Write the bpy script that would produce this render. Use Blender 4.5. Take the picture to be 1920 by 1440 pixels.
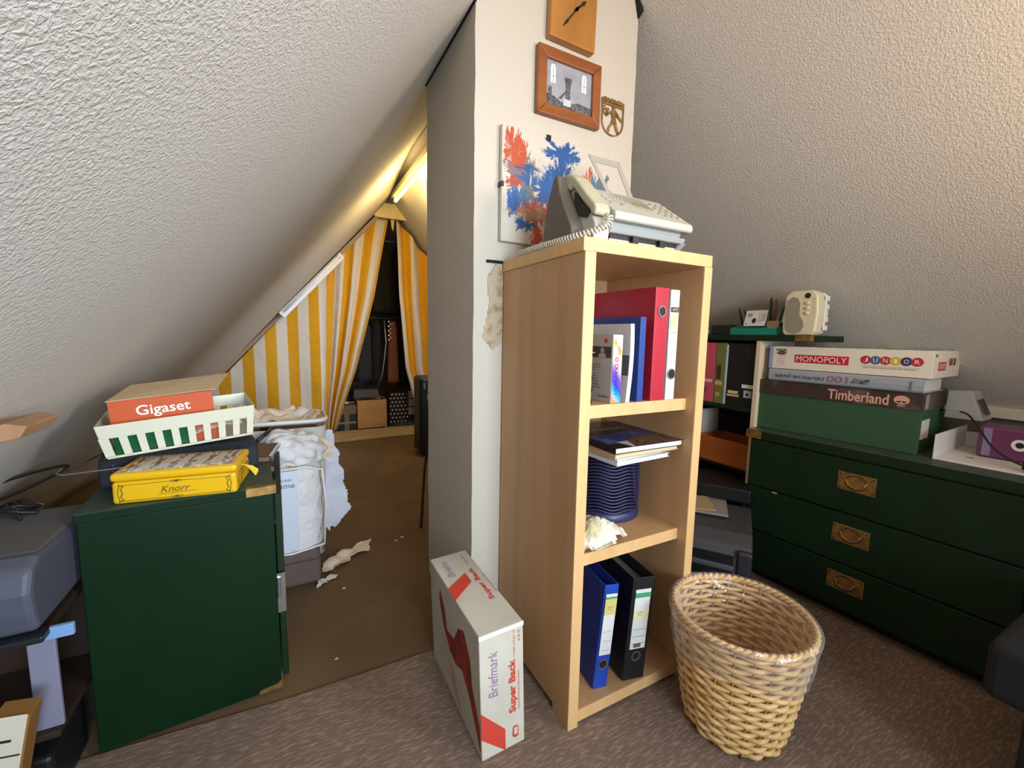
import bpy, bmesh, math, random
from mathutils import Vector, Matrix, noise
random.seed(7)
for o in list(bpy.data.objects): bpy.data.objects.remove(o)
S = bpy.context.scene
COL = S.collection
R = math.radians

# ------------------------------------------------------------------ camera
cd = bpy.data.cameras.new('camera'); cam = bpy.data.objects.new('camera', cd); COL.objects.link(cam)
yaw, pit, rol, F = R(28.0997), R(-6.6263), R(1.0701), 792.47
cf = Vector((math.sin(yaw)*math.cos(pit), math.cos(yaw)*math.cos(pit), math.sin(pit)))
cr = Vector((math.cos(yaw), -math.sin(yaw), 0)); cu = cr.cross(cf)
r2 = cr*math.cos(rol) + cu*math.sin(rol); u2 = r2.cross(cf)
cam.matrix_world = Matrix(((r2.x, u2.x, -cf.x, 0), (r2.y, u2.y, -cf.y, 0), (r2.z, u2.z, -cf.z, 1.07), (0, 0, 0, 1)))
cd.sensor_width = 36; cd.lens = F/1920*36; cd.clip_start = .02
S.camera = cam
# ------------------------------------------------------------------ world, lights, exposure
W = bpy.data.worlds.new('world'); S.world = W; W.use_nodes = True
bgn = W.node_tree.nodes['Background']
sky = W.node_tree.nodes.new('ShaderNodeTexSky'); sky.sky_type = 'HOSEK_WILKIE'
W.node_tree.links.new(sky.outputs[0], bgn.inputs[0]); bgn.inputs[1].default_value = .6
def area(name, loc, target, sx, sy, power, color, spread=180):
    l = bpy.data.lights.new(name, 'AREA'); l.shape = 'RECTANGLE'; l.size = sx; l.size_y = sy
    l.energy = power; l.color = color; l.spread = R(spread)
    o = bpy.data.objects.new(name, l); COL.objects.link(o); o.location = loc
    o.rotation_euler = (Vector(target)-Vector(loc)).to_track_quat('-Z', 'Y').to_euler(); return o
def point(name, loc, power, color, rad=.1):
    l = bpy.data.lights.new(name, 'POINT'); l.energy = power; l.color = color; l.shadow_soft_size = rad
    o = bpy.data.objects.new(name, l); COL.objects.link(o); o.location = loc; return o
area('added_back_daylight', (.45, -1.70, 1.2), (.18, 2, 1.10), 1.0, .9, 33, (.72, .86, 1.0), 92)  # daylight from an invented window behind the camera
area('added_roof_daylight', (1.68, -.80, 1.50), (-.6, 1.1, .9), .6, .8, 14, (.74, .86, 1.0), 88)  # added to brighten the left slope; its roof window is invented
area('added_far_daylight', (1.62, 2.95, 1.50), (.1, 4.7, .8), .6, .8, 6, (.84, .90, 1.0), 82)  # added behind the pillar to brighten the curtains; invented roof window
area('uplighter_light', (1.25, -.45, 1.45), (1.15, 1.0, 2.25), .3, .3, 13, (1, .70, .42), 165)
point('ridge_tube_light', (.98, 3.55, 2.15), 20, (1, .74, .34), .12)
S.view_settings.view_transform = 'Standard'; S.view_settings.look = 'None'
S.view_settings.gamma = 1; S.view_settings.use_curve_mapping = False
S.view_settings.exposure = -.20

# ------------------------------------------------------------------ materials
def lin(c):
    return tuple(((v/255)/12.92 if v/255 <= .04045 else ((v/255+.055)/1.055)**2.4) for v in c)
MATS = {}
def mat(name, rgb, rough=.6, metal=0, bump=None, var=None, emit=None, spec=.5, alpha=None, trans=None, aniso=None, coords='Object'):
    """bump=(scale,strength,distance) var=(scale,rgb2,lo,hi[,stretch xyz])"""
    if name in MATS: return MATS[name]
    m = bpy.data.materials.new(name); m.use_nodes = True; nt = m.node_tree; b = nt.nodes['Principled BSDF']
    c = lin(rgb) + (1,)
    b.inputs['Base Color'].default_value = c; b.inputs['Roughness'].default_value = rough
    b.inputs['Metallic'].default_value = metal; b.inputs['Specular IOR Level'].default_value = spec
    tc = nt.nodes.new('ShaderNodeTexCoord')
    def nz(scale, stretch=None, detail=4):
        n = nt.nodes.new('ShaderNodeTexNoise'); n.inputs['Scale'].default_value = scale; n.inputs['Detail'].default_value = detail
        if stretch:
            mp = nt.nodes.new('ShaderNodeMapping'); mp.inputs['Scale'].default_value = stretch
            nt.links.new(tc.outputs[coords], mp.inputs[0]); nt.links.new(mp.outputs[0], n.inputs['Vector'])
        else: nt.links.new(tc.outputs[coords], n.inputs['Vector'])
        return n
    if var:
        n = nz(var[0], var[4] if len(var) > 4 else None)
        rp = nt.nodes.new('ShaderNodeValToRGB'); rp.color_ramp.elements[0].position = var[2]; rp.color_ramp.elements[1].position = var[3]
        rp.color_ramp.elements[0].color = c; rp.color_ramp.elements[1].color = lin(var[1]) + (1,)
        nt.links.new(n.outputs[0], rp.inputs[0]); nt.links.new(rp.outputs[0], b.inputs['Base Color'])
    if bump:
        n = nz(bump[0], bump[3] if len(bump) > 3 else None, 3)
        bp = nt.nodes.new('ShaderNodeBump'); bp.inputs['Strength'].default_value = bump[1]; bp.inputs['Distance'].default_value = bump[2]
        nt.links.new(n.outputs[0], bp.inputs['Height']); nt.links.new(bp.outputs[0], b.inputs['Normal'])
    if emit: b.inputs['Emission Color'].default_value = lin(rgb)+(1,); b.inputs['Emission Strength'].default_value = emit
    if alpha is not None: b.inputs['Alpha'].default_value = alpha
    if trans is not None: b.inputs['Transmission Weight'].default_value = trans
    MATS[name] = m; return m
def wood(name, a, bcol, rough=.5, scale=14, stretch=(1, 1, .06)):
    return mat(name, a, rough, var=(scale, bcol, .3, .72, stretch), bump=(scale*2, .08, .002, stretch))

# ------------------------------------------------------------------ geometry helpers
def fr(o, x, y):
    x = Vector(x).normalized(); y = Vector(y); z = x.cross(y).normalized(); y = z.cross(x); o = Vector(o)
    return Matrix(((x.x, y.x, z.x, o.x), (x.y, y.y, z.y, o.y), (x.z, y.z, z.z, o.z), (0, 0, 0, 1)))
def front(x, y, z): return fr((x, y, z), (1, 0, 0), (0, 0, 1))       # drawing plane facing -y
def topf(x, y, z): return fr((x, y, z), (1, 0, 0), (0, 1, 0))        # drawing plane facing +z
def leftf(x, y, z): return fr((x, y, z), (0, -1, 0), (0, 0, 1))      # facing -x
def rightf(x, y, z): return fr((x, y, z), (0, 1, 0), (0, 0, 1))      # facing +x
class MB:
    def __init__(s): s.v = []; s.f = []
    def add(s, vs, fs, M=None):
        k = len(s.v)
        for p in vs: p = Vector(p); s.v.append(M @ p if M else p)
        s.f += [tuple(i+k for i in q) for q in fs]; return s
    def box(s, x0, x1, y0, y1, z0, z1, M=None):
        return s.add([(x0,y0,z0),(x1,y0,z0),(x1,y1,z0),(x0,y1,z0),(x0,y0,z1),(x1,y0,z1),(x1,y1,z1),(x0,y1,z1)],
                     [(0,3,2,1),(4,5,6,7),(0,1,5,4),(1,2,6,5),(2,3,7,6),(3,0,4,7)], M)
    def hexa(s, b, t):     # four bottom points, four top points (counter-clockwise from above)
        return s.add(list(b)+list(t), [(0,3,2,1),(4,5,6,7),(0,1,5,4),(1,2,6,5),(2,3,7,6),(3,0,4,7)])
    def prism(s, poly, d, M=None):   # poly in local xy, extruded 0..d along local z
        n = len(poly)
        if sum(poly[i][0]*poly[(i+1)%n][1]-poly[(i+1)%n][0]*poly[i][1] for i in range(n)) < 0: poly = poly[::-1]
        vs = [(p[0], p[1], 0) for p in poly]+[(p[0], p[1], d) for p in poly]
        fs = [tuple(range(n))[::-1], tuple(range(n, 2*n))]+[(i, (i+1)%n, (i+1)%n+n, i+n) for i in range(n)]
        return s.add(vs, fs, M)
    def rect(s, x, y, w, h, M, d=.0006): return s.prism([(x,y),(x+w,y),(x+w,y+h),(x,y+h)], d, M)
    def ell(s, x, y, rx, ry, M, d=.0006, n=20): return s.prism([(x+rx*math.cos(t*2*math.pi/n), y+ry*math.sin(t*2*math.pi/n)) for t in range(n)], d, M)
    def ring(s, x, y, rx, ry, w, M, d=.0008, n=28):
        vs = []; fs = []
        for t in range(n):
            a = t*2*math.pi/n
            for q, z in ((1, 0), (1, d), (0, d), (0, 0)): vs.append((x+(rx-(0 if q else w))*math.cos(a), y+(ry-(0 if q else w))*math.sin(a), z))
        for t in range(n):
            a = t*4; b = ((t+1)%n)*4
            for k in range(4): fs.append((a+k, b+k, b+(k+1)%4, a+(k+1)%4))
        return s.add(vs, fs, M)
    def tube(s, pts, r, n=8, closed=False, caps=True, M=None):
        pts = [Vector(p) for p in pts]; m = len(pts); rs = r if isinstance(r, (list, tuple)) else [r]*m
        vs = []; fs = []; up = None
        for i, p in enumerate(pts):
            a = pts[(i-1) % m] if (closed or i) else p; b = pts[(i+1) % m] if (closed or i < m-1) else p
            t = (b-a).normalized()
            if up is None: up = t.orthogonal().normalized()
            up = (up-t*up.dot(t)).normalized(); w = t.cross(up)
            for k in range(n):
                q = 2*math.pi*k/n; vs.append(p+(up*math.cos(q)+w*math.sin(q))*rs[i])
        for i in range(m if closed else m-1):
            for k in range(n):
                a = i*n+k; b = i*n+(k+1)%n; c = ((i+1)%m)*n+(k+1)%n; d = ((i+1)%m)*n+k; fs.append((a, b, c, d))
        if caps and not closed: fs += [tuple(range(n))[::-1], tuple(range((m-1)*n, m*n))]
        return s.add(vs, fs, M)
    def cyl(s, a, b, r, n=20, r1=None): return s.tube([a, b], [r, r if r1 is None else r1], n)
    def lathe(s, prof, n=32, M=None, sx=1, sy=1):
        vs = []; fs = []; m = len(prof)
        for r, z in prof:
            for k in range(n): q = 2*math.pi*k/n; vs.append((r*math.cos(q)*sx, r*math.sin(q)*sy, z))
        for i in range(m-1):
            for k in range(n): fs.append((i*n+k, i*n+(k+1)%n, (i+1)*n+(k+1)%n, (i+1)*n+k))
        fs += [tuple(range(n))[::-1], tuple(range((m-1)*n, m*n))]
        return s.add(vs, fs, M)
    def grid(s, nu, nv, fn):
        vs = [fn(i/nu, j/nv) for j in range(nv+1) for i in range(nu+1)]
        return s.add(vs, [(j*(nu+1)+i, j*(nu+1)+i+1, (j+1)*(nu+1)+i+1, (j+1)*(nu+1)+i) for j in range(nv) for i in range(nu)])
    def sheet(s, poly, step, fn, M=None):   # jagged-edged sheet: grid cells inside poly; fn(x,y)->z
        xs = [p[0] for p in poly]; ys = [p[1] for p in poly]; x0, y0 = min(xs), min(ys)
        def ins(x, y):
            c = False; n = len(poly)
            for i in range(n):
                a, b = poly[i], poly[i-1]
                if (a[1] > y) != (b[1] > y) and x < (b[0]-a[0])*(y-a[1])/(b[1]-a[1])+a[0]: c = not c
            return c
        idx = {}; vs = []; fs = []
        nx = int((max(xs)-x0)/step)+1; ny = int((max(ys)-y0)/step)+1
        def vid(i, j):
            if (i, j) not in idx:
                x = x0+i*step; y = y0+j*step
                jx = noise.noise(Vector((x*61, y*61, 3)))*step*.6; jy = noise.noise(Vector((x*61, y*61, 9)))*step*.6
                idx[(i, j)] = len(vs); vs.append((x+jx, y+jy, fn(x, y)))
            return idx[(i, j)]
        for j in range(ny):
            for i in range(nx):
                if ins(x0+(i+.5)*step, y0+(j+.5)*step): fs.append((vid(i,j), vid(i+1,j), vid(i+1,j+1), vid(i,j+1)))
        return s.add(vs, fs, M)
    def build(s, name, m, parent=None, bev=0, smooth=False, sub=0, solid=0, seg=2, uv=None):
        me = bpy.data.meshes.new(name); me.from_pydata([tuple(p) for p in s.v], [], s.f)
        if smooth:
            for p in me.polygons: p.use_smooth = True
        me.validate(); me.materials.append(m)
        o = bpy.data.objects.new(name, me); COL.objects.link(o)
        if parent: o.parent = parent
        if solid: q = o.modifiers.new('s', 'SOLIDIFY'); q.thickness = solid; q.offset = 0
        if bev: q = o.modifiers.new('b', 'BEVEL'); q.width = bev; q.segments = seg; q.limit_method = 'ANGLE'; q.angle_limit = R(40)
        if sub: q = o.modifiers.new('u', 'SUBSURF'); q.levels = sub; q.render_levels = sub
        return o
def thing(name, label, cat, loc=(0,0,0), rz=0, group=None, rot=None):
    o = bpy.data.objects.new(name, None); COL.objects.link(o); o.empty_display_size = .05
    o.location = loc; o.rotation_euler = rot if rot else (0, 0, rz); tag(o, label, cat, group); return o
def tag(o, label, cat, group=None):
    o['label'] = label; o['category'] = cat
    if group: o['group'] = group
    return o
def struct(name, mb, m, **k): o = mb.build(name, m, **k); o['kind'] = 'structure'; return o
def text(string, w, h, M, m, parent, name='lettering', d=.0006, off=0, shear=0):
    cu_ = bpy.data.curves.new('t', 'FONT'); cu_.body = string; cu_.offset = off; cu_.shear = shear; cu_.resolution_u = 3
    to = bpy.data.objects.new('t', cu_); COL.objects.link(to)
    bpy.context.view_layer.update()
    me = bpy.data.meshes.new_from_object(to.evaluated_get(bpy.context.evaluated_depsgraph_get()))
    bpy.data.objects.remove(to)
    xs = [v.co.x for v in me.vertices]; ys = [v.co.y for v in me.vertices]
    x0, x1, y0, y1 = min(xs), max(xs), min(ys), max(ys)
    for v in me.vertices:
        v.co = M @ Vector(((v.co.x-x0)/(x1-x0)*w, (v.co.y-y0)/(y1-y0)*h, d))
    me.name = name; me.materials.clear(); me.materials.append(m)
    o = bpy.data.objects.new(name, me); COL.objects.link(o); o.parent = parent; return o
def flip(M, w, h): return M @ Matrix.Translation((w, h, 0)) @ Matrix.Rotation(math.pi, 4, 'Z')
def nz(x, y, z=0): return noise.noise(Vector((x, y, z)))

# ------------------------------------------------------------------ material library
def plaster(name, rgb, sc, st, dist):
    m = mat(name, rgb, .85, spec=.25); nt = m.node_tree; b = nt.nodes['Principled BSDF']
    tc = nt.nodes.new('ShaderNodeTexCoord')
    n1 = nt.nodes.new('ShaderNodeTexNoise'); n1.inputs['Scale'].default_value = sc; n1.inputs['Detail'].default_value = 2
    n1.inputs['Distortion'].default_value = .6
    nt.links.new(tc.outputs['Object'], n1.inputs['Vector'])
    rp = nt.nodes.new('ShaderNodeValToRGB'); rp.color_ramp.elements[0].position = .38; rp.color_ramp.elements[1].position = .66
    nt.links.new(n1.outputs[0], rp.inputs[0])
    bp = nt.nodes.new('ShaderNodeBump'); bp.inputs['Strength'].default_value = st; bp.inputs['Distance'].default_value = dist
    nt.links.new(rp.outputs[0], bp.inputs['Height']); nt.links.new(bp.outputs[0], b.inputs['Normal']); return m
M_wall = plaster('rough_plaster', (212, 206, 197), 170, .40, .003)
M_pil = plaster('pillar_plaster', (206, 195, 178), 260, .3, .001)
M_black = mat('black_plastic', (22, 22, 24), .5)
M_cloth = mat('black_cloth', (26, 27, 33), .9, bump=(90, .4, .003))
M_white = mat('white_paint', (235, 235, 235), .5)
M_paper = mat('white_paper', (214, 212, 207), .8)
M_brass = mat('aged_brass', (190, 150, 88), .42, .75, var=(40, (140, 105, 60), .35, .7))
M_steel = mat('steel', (190, 190, 192), .3, .9)
M_ink = mat('black_ink', (25, 24, 24), .7)
M_green = mat('green_lacquer', (8, 40, 15), .5, spec=.2, var=(5, (7, 34, 13), .3, .7))
M_greend = mat('dark_green_lacquer', (20, 44, 22), .5, spec=.3, var=(6, (16, 37, 18), .3, .7))
M_greent = mat('worn_green_top', (62, 78, 66), .55, var=(18, (50, 66, 54), .35, .7))
M_beech = wood('beech_veneer', (200, 156, 110), (184, 140, 96), .45, 16, (1, 1, .05))
M_beechf = wood('beech_edging', (226, 182, 126), (214, 168, 112), .5, 22, (1, 1, .08))
M_oak = wood('oak_frame', (158, 92, 44), (134, 72, 32), .4, 30, (.2, 1, 1))
M_cardb = mat('cardboard', (186, 138, 82), .85, var=(12, (172, 124, 70), .3, .7))

# ------------------------------------------------------------------ setting
GL = 1.15
def zl(x): return 2.05+GL*(x-.529)
def zr(x): return 2.25-GL*(x-1.16)
XR = .9305
M_floor = mat('brown_carpet', (112, 88, 58), .95, bump=(260, .5, .003), var=(4, (98, 76, 48), .35, .7))
struct('floor', MB().box(-1.4, 3.0, -1.8, 6.2, -.1, 0), M_floor)
def lsl(u, v):
    x = -1.28+u*(XR+1.28); y = -1.8+v*8.0; s = min(1, max(0, (y-3.3)/1.35)); s = s*s*(3-2*s)
    return (x, y, zl(x)-.145*s)
o = struct('wall_left', MB().grid(12, 60, lsl), M_wall, smooth=True); q = o.modifiers.new('s', 'SOLIDIFY'); q.thickness = .1; q.offset = 1
ks = .82; XK = 1.16+(2.25-ks)/GL
w = MB(); w.prism([(XR, zr(XR)), (XK, ks), (XK+.1, ks), (XR, zr(XR)+.16)], 8.0, fr((0, -1.8, 0), (1, 0, 0), (0, 0, 1)) @ Matrix.Scale(-1, 4, (0, 0, 1)))
struct('wall_right', w, M_wall)
struct('wall_front', MB().box(XK, XK+.08, -1.8, 6.2, 0, ks), mat('knee_wall_paint', (120, 112, 100), .8))
struct('trim_1', MB().box(XK-.03, XK, -1.8, 6.2, ks-.03, ks+.012), mat('cream_trim', (226, 216, 196), .6), bev=.002)
w = MB(); w.box(-1.4, -.1, -1.85, -1.75, 0, 2.6); w.box(1.0, 3, -1.85, -1.75, 0, 2.6); w.box(-.1, 1.0, -1.85, -1.75, 0, .7); w.box(-.1, 1.0, -1.85, -1.75, 1.7, 2.6)
struct('wall_back', w, M_wall)
w = MB(); w.box(-.1, 1.0, -1.83, -1.79, .7, .76); w.box(-.1, 1.0, -1.83, -1.79, 1.64, 1.7); w.box(-.1, -.04, -1.83, -1.79, .76, 1.64); w.box(.94, 1.0, -1.83, -1.79, .76, 1.64); w.box(.42, .48, -1.83, -1.79, .76, 1.64)
struct('window_added_1', w, M_white)  # invented frame out of view, around the added back daylight
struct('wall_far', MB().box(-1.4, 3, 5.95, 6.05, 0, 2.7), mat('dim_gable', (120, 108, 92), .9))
# chimney pillar with slightly uneven arrises
w = MB(); nzv = 40
def pil(x, y, z, k): return (x+.003*nz(z*9, k), y+.002*nz(z*9, k+5), z)
for a, b in (((.529, 1.754), (.529, 1.262)), ((.529, 1.262), (1.160, 1.262)), ((1.160, 1.262), (1.160, 1.754)), ((1.160, 1.754), (.529, 1.754))):
    w.grid(1, nzv, lambda u, v, a=a, b=b: pil(*( (a if u < .5 else b)), v*2.46, (a if u < .5 else b)[0]*10+(a if u < .5 else b)[1]*7))
struct('wall_chimney', w, M_pil)
M_dark = mat('dark_joint', (20, 17, 15), .9)
struct('trim_2', MB().box(.524, .532, 1.26, 1.756, 2.040, 2.052), M_dark)
w = MB(); w.prism([(0, 0), (.018, .03), (.012, .07), (.0, .10), (-.03, .11)], .012, front(1.157, 1.262, 2.20)); struct('trim_3', w, M_dark, bev=.004)
# boards round the ridge by the curtain
M_cream = mat('cream_board', (232, 214, 160), .5, var=(9, (222, 200, 140), .3, .7))
struct('trim_4', MB().box(.84, 1.24, 4.60, 4.64, 2.24, 2.39), M_cream, bev=.006)
def diag(x0, z0, x1, z1, y, up, dn, d, m, name):
    L = math.hypot(x1-x0, z1-z0); w = MB(); w.box(0, L, -dn, up, -d/2, d/2, fr((x0, y, z0), (x1-x0, 0, z1-z0), (-(z1-z0), 0, x1-x0)))
    return struct(name, w, m, bev=.003)
diag(-.62, .62, -.02, 1.27, 4.60, .012, .012, .05, mat('dark_wood_strip', (70, 50, 36), .6), 'trim_5')
diag(-.62, .59, .86, 2.25, 4.63, .008, .03, .02, mat('light_wood_strip', (160, 138, 112), .6), 'trim_6')
diag(1.2, 2.33, 1.7, 1.76, 4.60, .01, .05, .03, M_cream, 'trim_7')
struct('trim_8', MB().box(.33, 1.62, 4.31, 4.72, 0, .025), mat('beige_sill', (176, 152, 112), .8, var=(5, (160, 132, 88), .3, .7)), bev=.008)

def added_roofwin(name, y, x0=1.52, x1=1.98, hw=.42):
    M = fr((x0, y, zr(x0)-.004), (x1-x0, 0, zr(x1)-zr(x0)), (0, -1, 0)); L = math.hypot(x1-x0, zr(x1)-zr(x0)); w = MB()
    for a, b, c, d in ((0, L, -hw, -hw+.05), (0, L, hw-.05, hw), (0, .05, -hw+.05, hw-.05), (L-.05, L, -hw+.05, hw-.05)): w.box(a, b, c, d, -.03, .006, M)
    struct(name, w, M_white); MB().box(.05, L-.05, -hw+.05, hw-.05, -.004, 0, M).build('pane', mat('added_glow_pane', (214, 228, 250), .2, emit=1.0), bpy.data.objects[name])  # glowing pane belongs to an invented opening out of view
added_roofwin('window_added_2', -.80); added_roofwin('window_added_3', 2.95)  # both invented, unseen, to go with the added slope daylight
w = MB(); w.sheet([(.56,1.06),(.60,1.02),(.635,1.05),(.635,1.29),(.60,1.295),(.575,1.24),(.585,1.16)], .006, lambda x, y: .0005, front(0, 1.2605, 0)); struct('trim_9', w, mat('bare_plaster', (186, 166, 138), .9, var=(30, (150, 118, 84), .5, .7)), solid=.001)
struct('trim_10', MB().box(.572, .628, 1.252, 1.2615, 1.298, 1.306), M_dark)
# front carpet, laid over the brown one
M_rug = mat('woven_carpet', (120, 98, 82), .95, var=(34, (164, 140, 122), .48, .74, (1, 5.5, 1)), bump=(130, .5, .003, (1, 3, 1)))
o = MB().prism([(-1.2,-1.7),(2.38,-1.7),(2.38,1.272),(-.03,1.285),(-.42,1.312),(-.9,1.33),(-1.2,1.33)], .006, topf(0, 0, 0)).build('carpet', M_rug, bev=.002)
tag(o, 'grey-brown streaked woven carpet covering the floor in front of the chimney pillar', 'carpet')

# ------------------------------------------------------------------ striped curtains
def curtmat():
    m = mat('striped_cloth', (226, 168, 40), .8, bump=(9, .5, .03)); nt = m.node_tree; b = nt.nodes['Principled BSDF']
    a = nt.nodes.new('ShaderNodeUVMap'); sp = nt.nodes.new('ShaderNodeSeparateXYZ'); nt.links.new(a.outputs[0], sp.inputs[0])
    f = nt.nodes.new('ShaderNodeMath'); f.operation = 'FRACT'; nt.links.new(sp.outputs[0], f.inputs[0])
    g = nt.nodes.new('ShaderNodeMath'); g.operation = 'GREATER_THAN'; g.inputs[1].default_value = .5; nt.links.new(f.outputs[0], g.inputs[0])
    mx = nt.nodes.new('ShaderNodeMix'); mx.data_type = 'RGBA'; nt.links.new(g.outputs[0], mx.inputs[0])
    mx.inputs[6].default_value = lin((232, 170, 22))+(1,); mx.inputs[7].default_value = lin((236, 226, 214))+(1,)
    nt.links.new(mx.outputs[2], b.inputs['Base Color'])
    tr = nt.nodes.new('ShaderNodeBsdfTranslucent'); nt.links.new(mx.outputs[2], tr.inputs[0])
    ms = nt.nodes.new('ShaderNodeMixShader'); ms.inputs[0].default_value = .15
    nt.links.new(b.outputs[0], ms.inputs[1]); nt.links.new(tr.outputs[0], ms.inputs[2]); nt.links.new(ms.outputs[0], nt.nodes['Material Output'].inputs[0])
    return m
M_cur = curtmat()
def interp(t, tab):
    for (a, x), (b, y) in zip(tab, tab[1:]):
        if t <= b: k = (t-a)/(b-a); k = max(0, k); return x+(y-x)*k
    return tab[-1][1]
def curtain(x0, x1, topf_, botf, xm, uvf, yf, label):
    nu, nv = 150, 50; vs = []; uvs = []
    for j in range(nv+1):
        for i in range(nu+1):
            s = x0+(x1-x0)*i/nu; zt, zb = topf_(s), botf(s); z = zb+(zt-zb)*j/nv
            vs.append((xm(s, z), yf(s, z), z)); uvs.append((uvf(s), z))
    fs = [(j*(nu+1)+i, j*(nu+1)+i+1, (j+1)*(nu+1)+i+1, (j+1)*(nu+1)+i) for j in range(nv) for i in range(nu)]
    w = MB(); w.add(vs, fs); o = w.build('curtain', M_cur, smooth=True)
    ul = o.data.uv_layers.new(name='UVMap')
    for lp in o.data.loops: ul.data[lp.index].uv = uvs[lp.vertex_index]
    q = o.modifiers.new('s', 'SOLIDIFY'); q.thickness = .002; tag(o, label, 'curtain'); return o
edgeL = [(0, .42), (.3, .505), (.69, .642), (1.42, .83), (2.26, .992)]
def xmL(s, z):
    if s < .3: return s
    e = interp(z, edgeL); e2 = .3+(1.0-.3)
    k = (s-.3)/(e2-.3); full = .3+(e-.3)*(k if e > .6 else k)
    return full
curtain(-1.0, 1.0, lambda s: min(2.27, 1.245+1.155*s), lambda s: .03, xmL, lambda s: (s+.035-.0965*1)/.193+.25,
        lambda s, z: 4.70+.010*math.sin(s*14+z)+(.035*(1-z/2.6)+.008)*math.sin(s*42)*max(0, min(1, (s-.3)*3))+.012*nz(s*3, z*3),
        'large yellow and white striped curtain hanging left of the dark opening')
edgeR = [(.0, 1.32), (.22, 1.276), (.68, 1.16), (1.44, 1.098), (2.24, 1.074)]
def xmR(s, z): e = interp(z, edgeR); return e+(s-1.074)/(1.72-1.074)*(1.72-e)
curtain(1.074, 1.72, lambda s: min(2.25, zr(s)-.06), lambda s: .03, xmR, lambda s: (s-1.074)/.19+.5+.25,
        lambda s, z: 4.70+.03*math.sin(s*38+z*.8)+.01*nz(s*4, z*3),
        'narrow yellow and white striped curtain hanging right of the dark opening beside the pillar')
w = MB(); w.prism([(0, 0), (.045, 0), (.025, -.13), (.012, -.10)], .004, front(1.01, 4.66, 2.26)); o = w.build('curtain_tieback', mat('cream_cloth', (222, 196, 130), .9))
tag(o, 'small cream cloth tab hanging at the top between the two striped curtains', 'tieback')

# ------------------------------------------------------------------ tube lights
t = thing('tube_light', 'lit warm tube lamp running along the ridge beyond the pillar', 'lamp', (.985, 2.9, 2.37))
MB().box(-.035, .035, 0, 1.45, 0, .045).build('housing', mat('cream_metal', (236, 222, 170), .4), t, bev=.004)
for a_ in (0, 1.40): MB().box(-.015, .015, a_, a_+.03, -.045, 0).build('lamp_holder', M_white, t)
MB().cyl((0, .03, -.035), (0, 1.40, -.035), .015).build('tube', mat('lit_tube', (255, 226, 130), .5, emit=5.5), t, smooth=True)
L = math.hypot(.54, .60)
t = thing('tube_light', 'unlit white tube lamp fixed slantwise along the curtain top under the left slope', 'lamp', (-.045, 4.585, 1.225))
Mx = fr((0, 0, 0), (.54, 0, .60), (-.6, 0, .54))
MB().box(0, L, -.055, .012, -.02, .04, Mx).build('housing', mat('white_metal', (240, 240, 244), .35), t, bev=.004)
MB().tube([Mx @ Vector((.03, -.012, .055)), Mx @ Vector((L-.03, -.012, .055))], .013).build('tube', mat('unlit_tube', (245, 245, 250), .3), t, smooth=True)
for a_ in (0, L-.03): MB().box(a_, a_+.03, -.03, .006, .035, .07, Mx).build('lamp_holder', M_white, t)

t = thing('shade_blocker', 'added black shade blocker whose corner just enters the lower right edge of the picture', 'shade_blocker', (1.35, -.80, .0065))  # invented furniture, added to keep the lower right floor in shade
MB().box(0, .50, 0, 1.065, .28, .41).build('seat', mat('blocker_black', (24, 22, 22), .9), t, bev=.02, seg=3)
MB().box(.01, .49, .01, 1.0, .03, .28).build('base', M_black, t, bev=.004)
for x in (.02, .44):
    for y in (.02, .95): MB().box(x, x+.04, y, y+.04, 0, .03).build('foot', M_black, t)
# ------------------------------------------------------------------ storage behind the curtain
def garment(x, y, z0, z1, w0, w1, rgb, label, folds=5, d=.05, name='coat', cat='garment', sl=0):
    m = mat('cloth_%d_%d_%d' % rgb, rgb, .9, bump=(60, .3, .004))
    w = MB(); nu, nv = 28, 14
    def fn(u, v):
        a = u*2*math.pi; zz = z0+(z1-z0)*v; wd = (w0+(w1-w0)*v)/2
        if v > .85: wd *= 1-(v-.85)*3
        r = 1+.12*math.sin(a*folds+x*20)*(1-v*.6)
        return (x+sl*(1-v)+wd*math.cos(a)*r, y+d*math.sin(a)*r, zz)
    w.grid(nu, nv, fn); n = nu+1; w.f.append(tuple(range(nu))[::-1]); w.f.append(tuple(nv*n+i for i in range(nu)))
    o = w.build(name, m, smooth=True); tag(o, label, cat, 'clothes hanging behind the curtains'); return o
YB = 5.15
garment(1.02, YB, 1.30, 2.10, .26, .16, (34, 29, 26), 'long dark brown coat hanging at the top left of the curtain gap')
garment(1.22, YB+.03, 1.28, 2.08, .28, .16, (20, 18, 18), 'black coat hanging at the top right of the curtain gap', 4)
garment(.79, YB, .50, 1.22, .22, .15, (46, 46, 50), 'charcoal garment hanging low left in the curtain gap', 4)
garment(.93, YB-.02, .46, 1.2, .16, .12, (26, 25, 27), 'black trousers hanging left of the pink-brown garment', 3, name='trousers')
garment(1.11, YB-.06, .48, 1.2, .13, .10, (142, 92, 72), 'pink-brown trousers hanging in the middle of the curtain gap', 3, name='trousers')
garment(1.25, YB, .42, 1.2, .17, .12, (28, 22, 20), 'dark brown trousers hanging right of the pink-brown garment', 3, name='trousers')
garment(1.40, YB, .18, 1.22, .20, .14, (44, 50, 66), 'blue-grey garment hanging against the right curtain', 4, sl=.09)
t = thing('clothes_rack', 'metal clothes rack with two rails carrying the dark garments', 'rack', (1.1, YB, 0))
MB().cyl((-.55, 0, 1.235), (.6, 0, 1.235), .011, 10).build('rail', M_black, t)
MB().cyl((-.4, 0, 2.12), (.5, 0, 2.12), .011, 10).build('rail', M_steel, t)
MB().tube([(-.10, -.14, 1.22), (-.085, -.15, .95), (-.13, -.15, .6), (-.2, -.15, .41)], .008).build('upright', M_steel, t, smooth=True)
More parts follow.
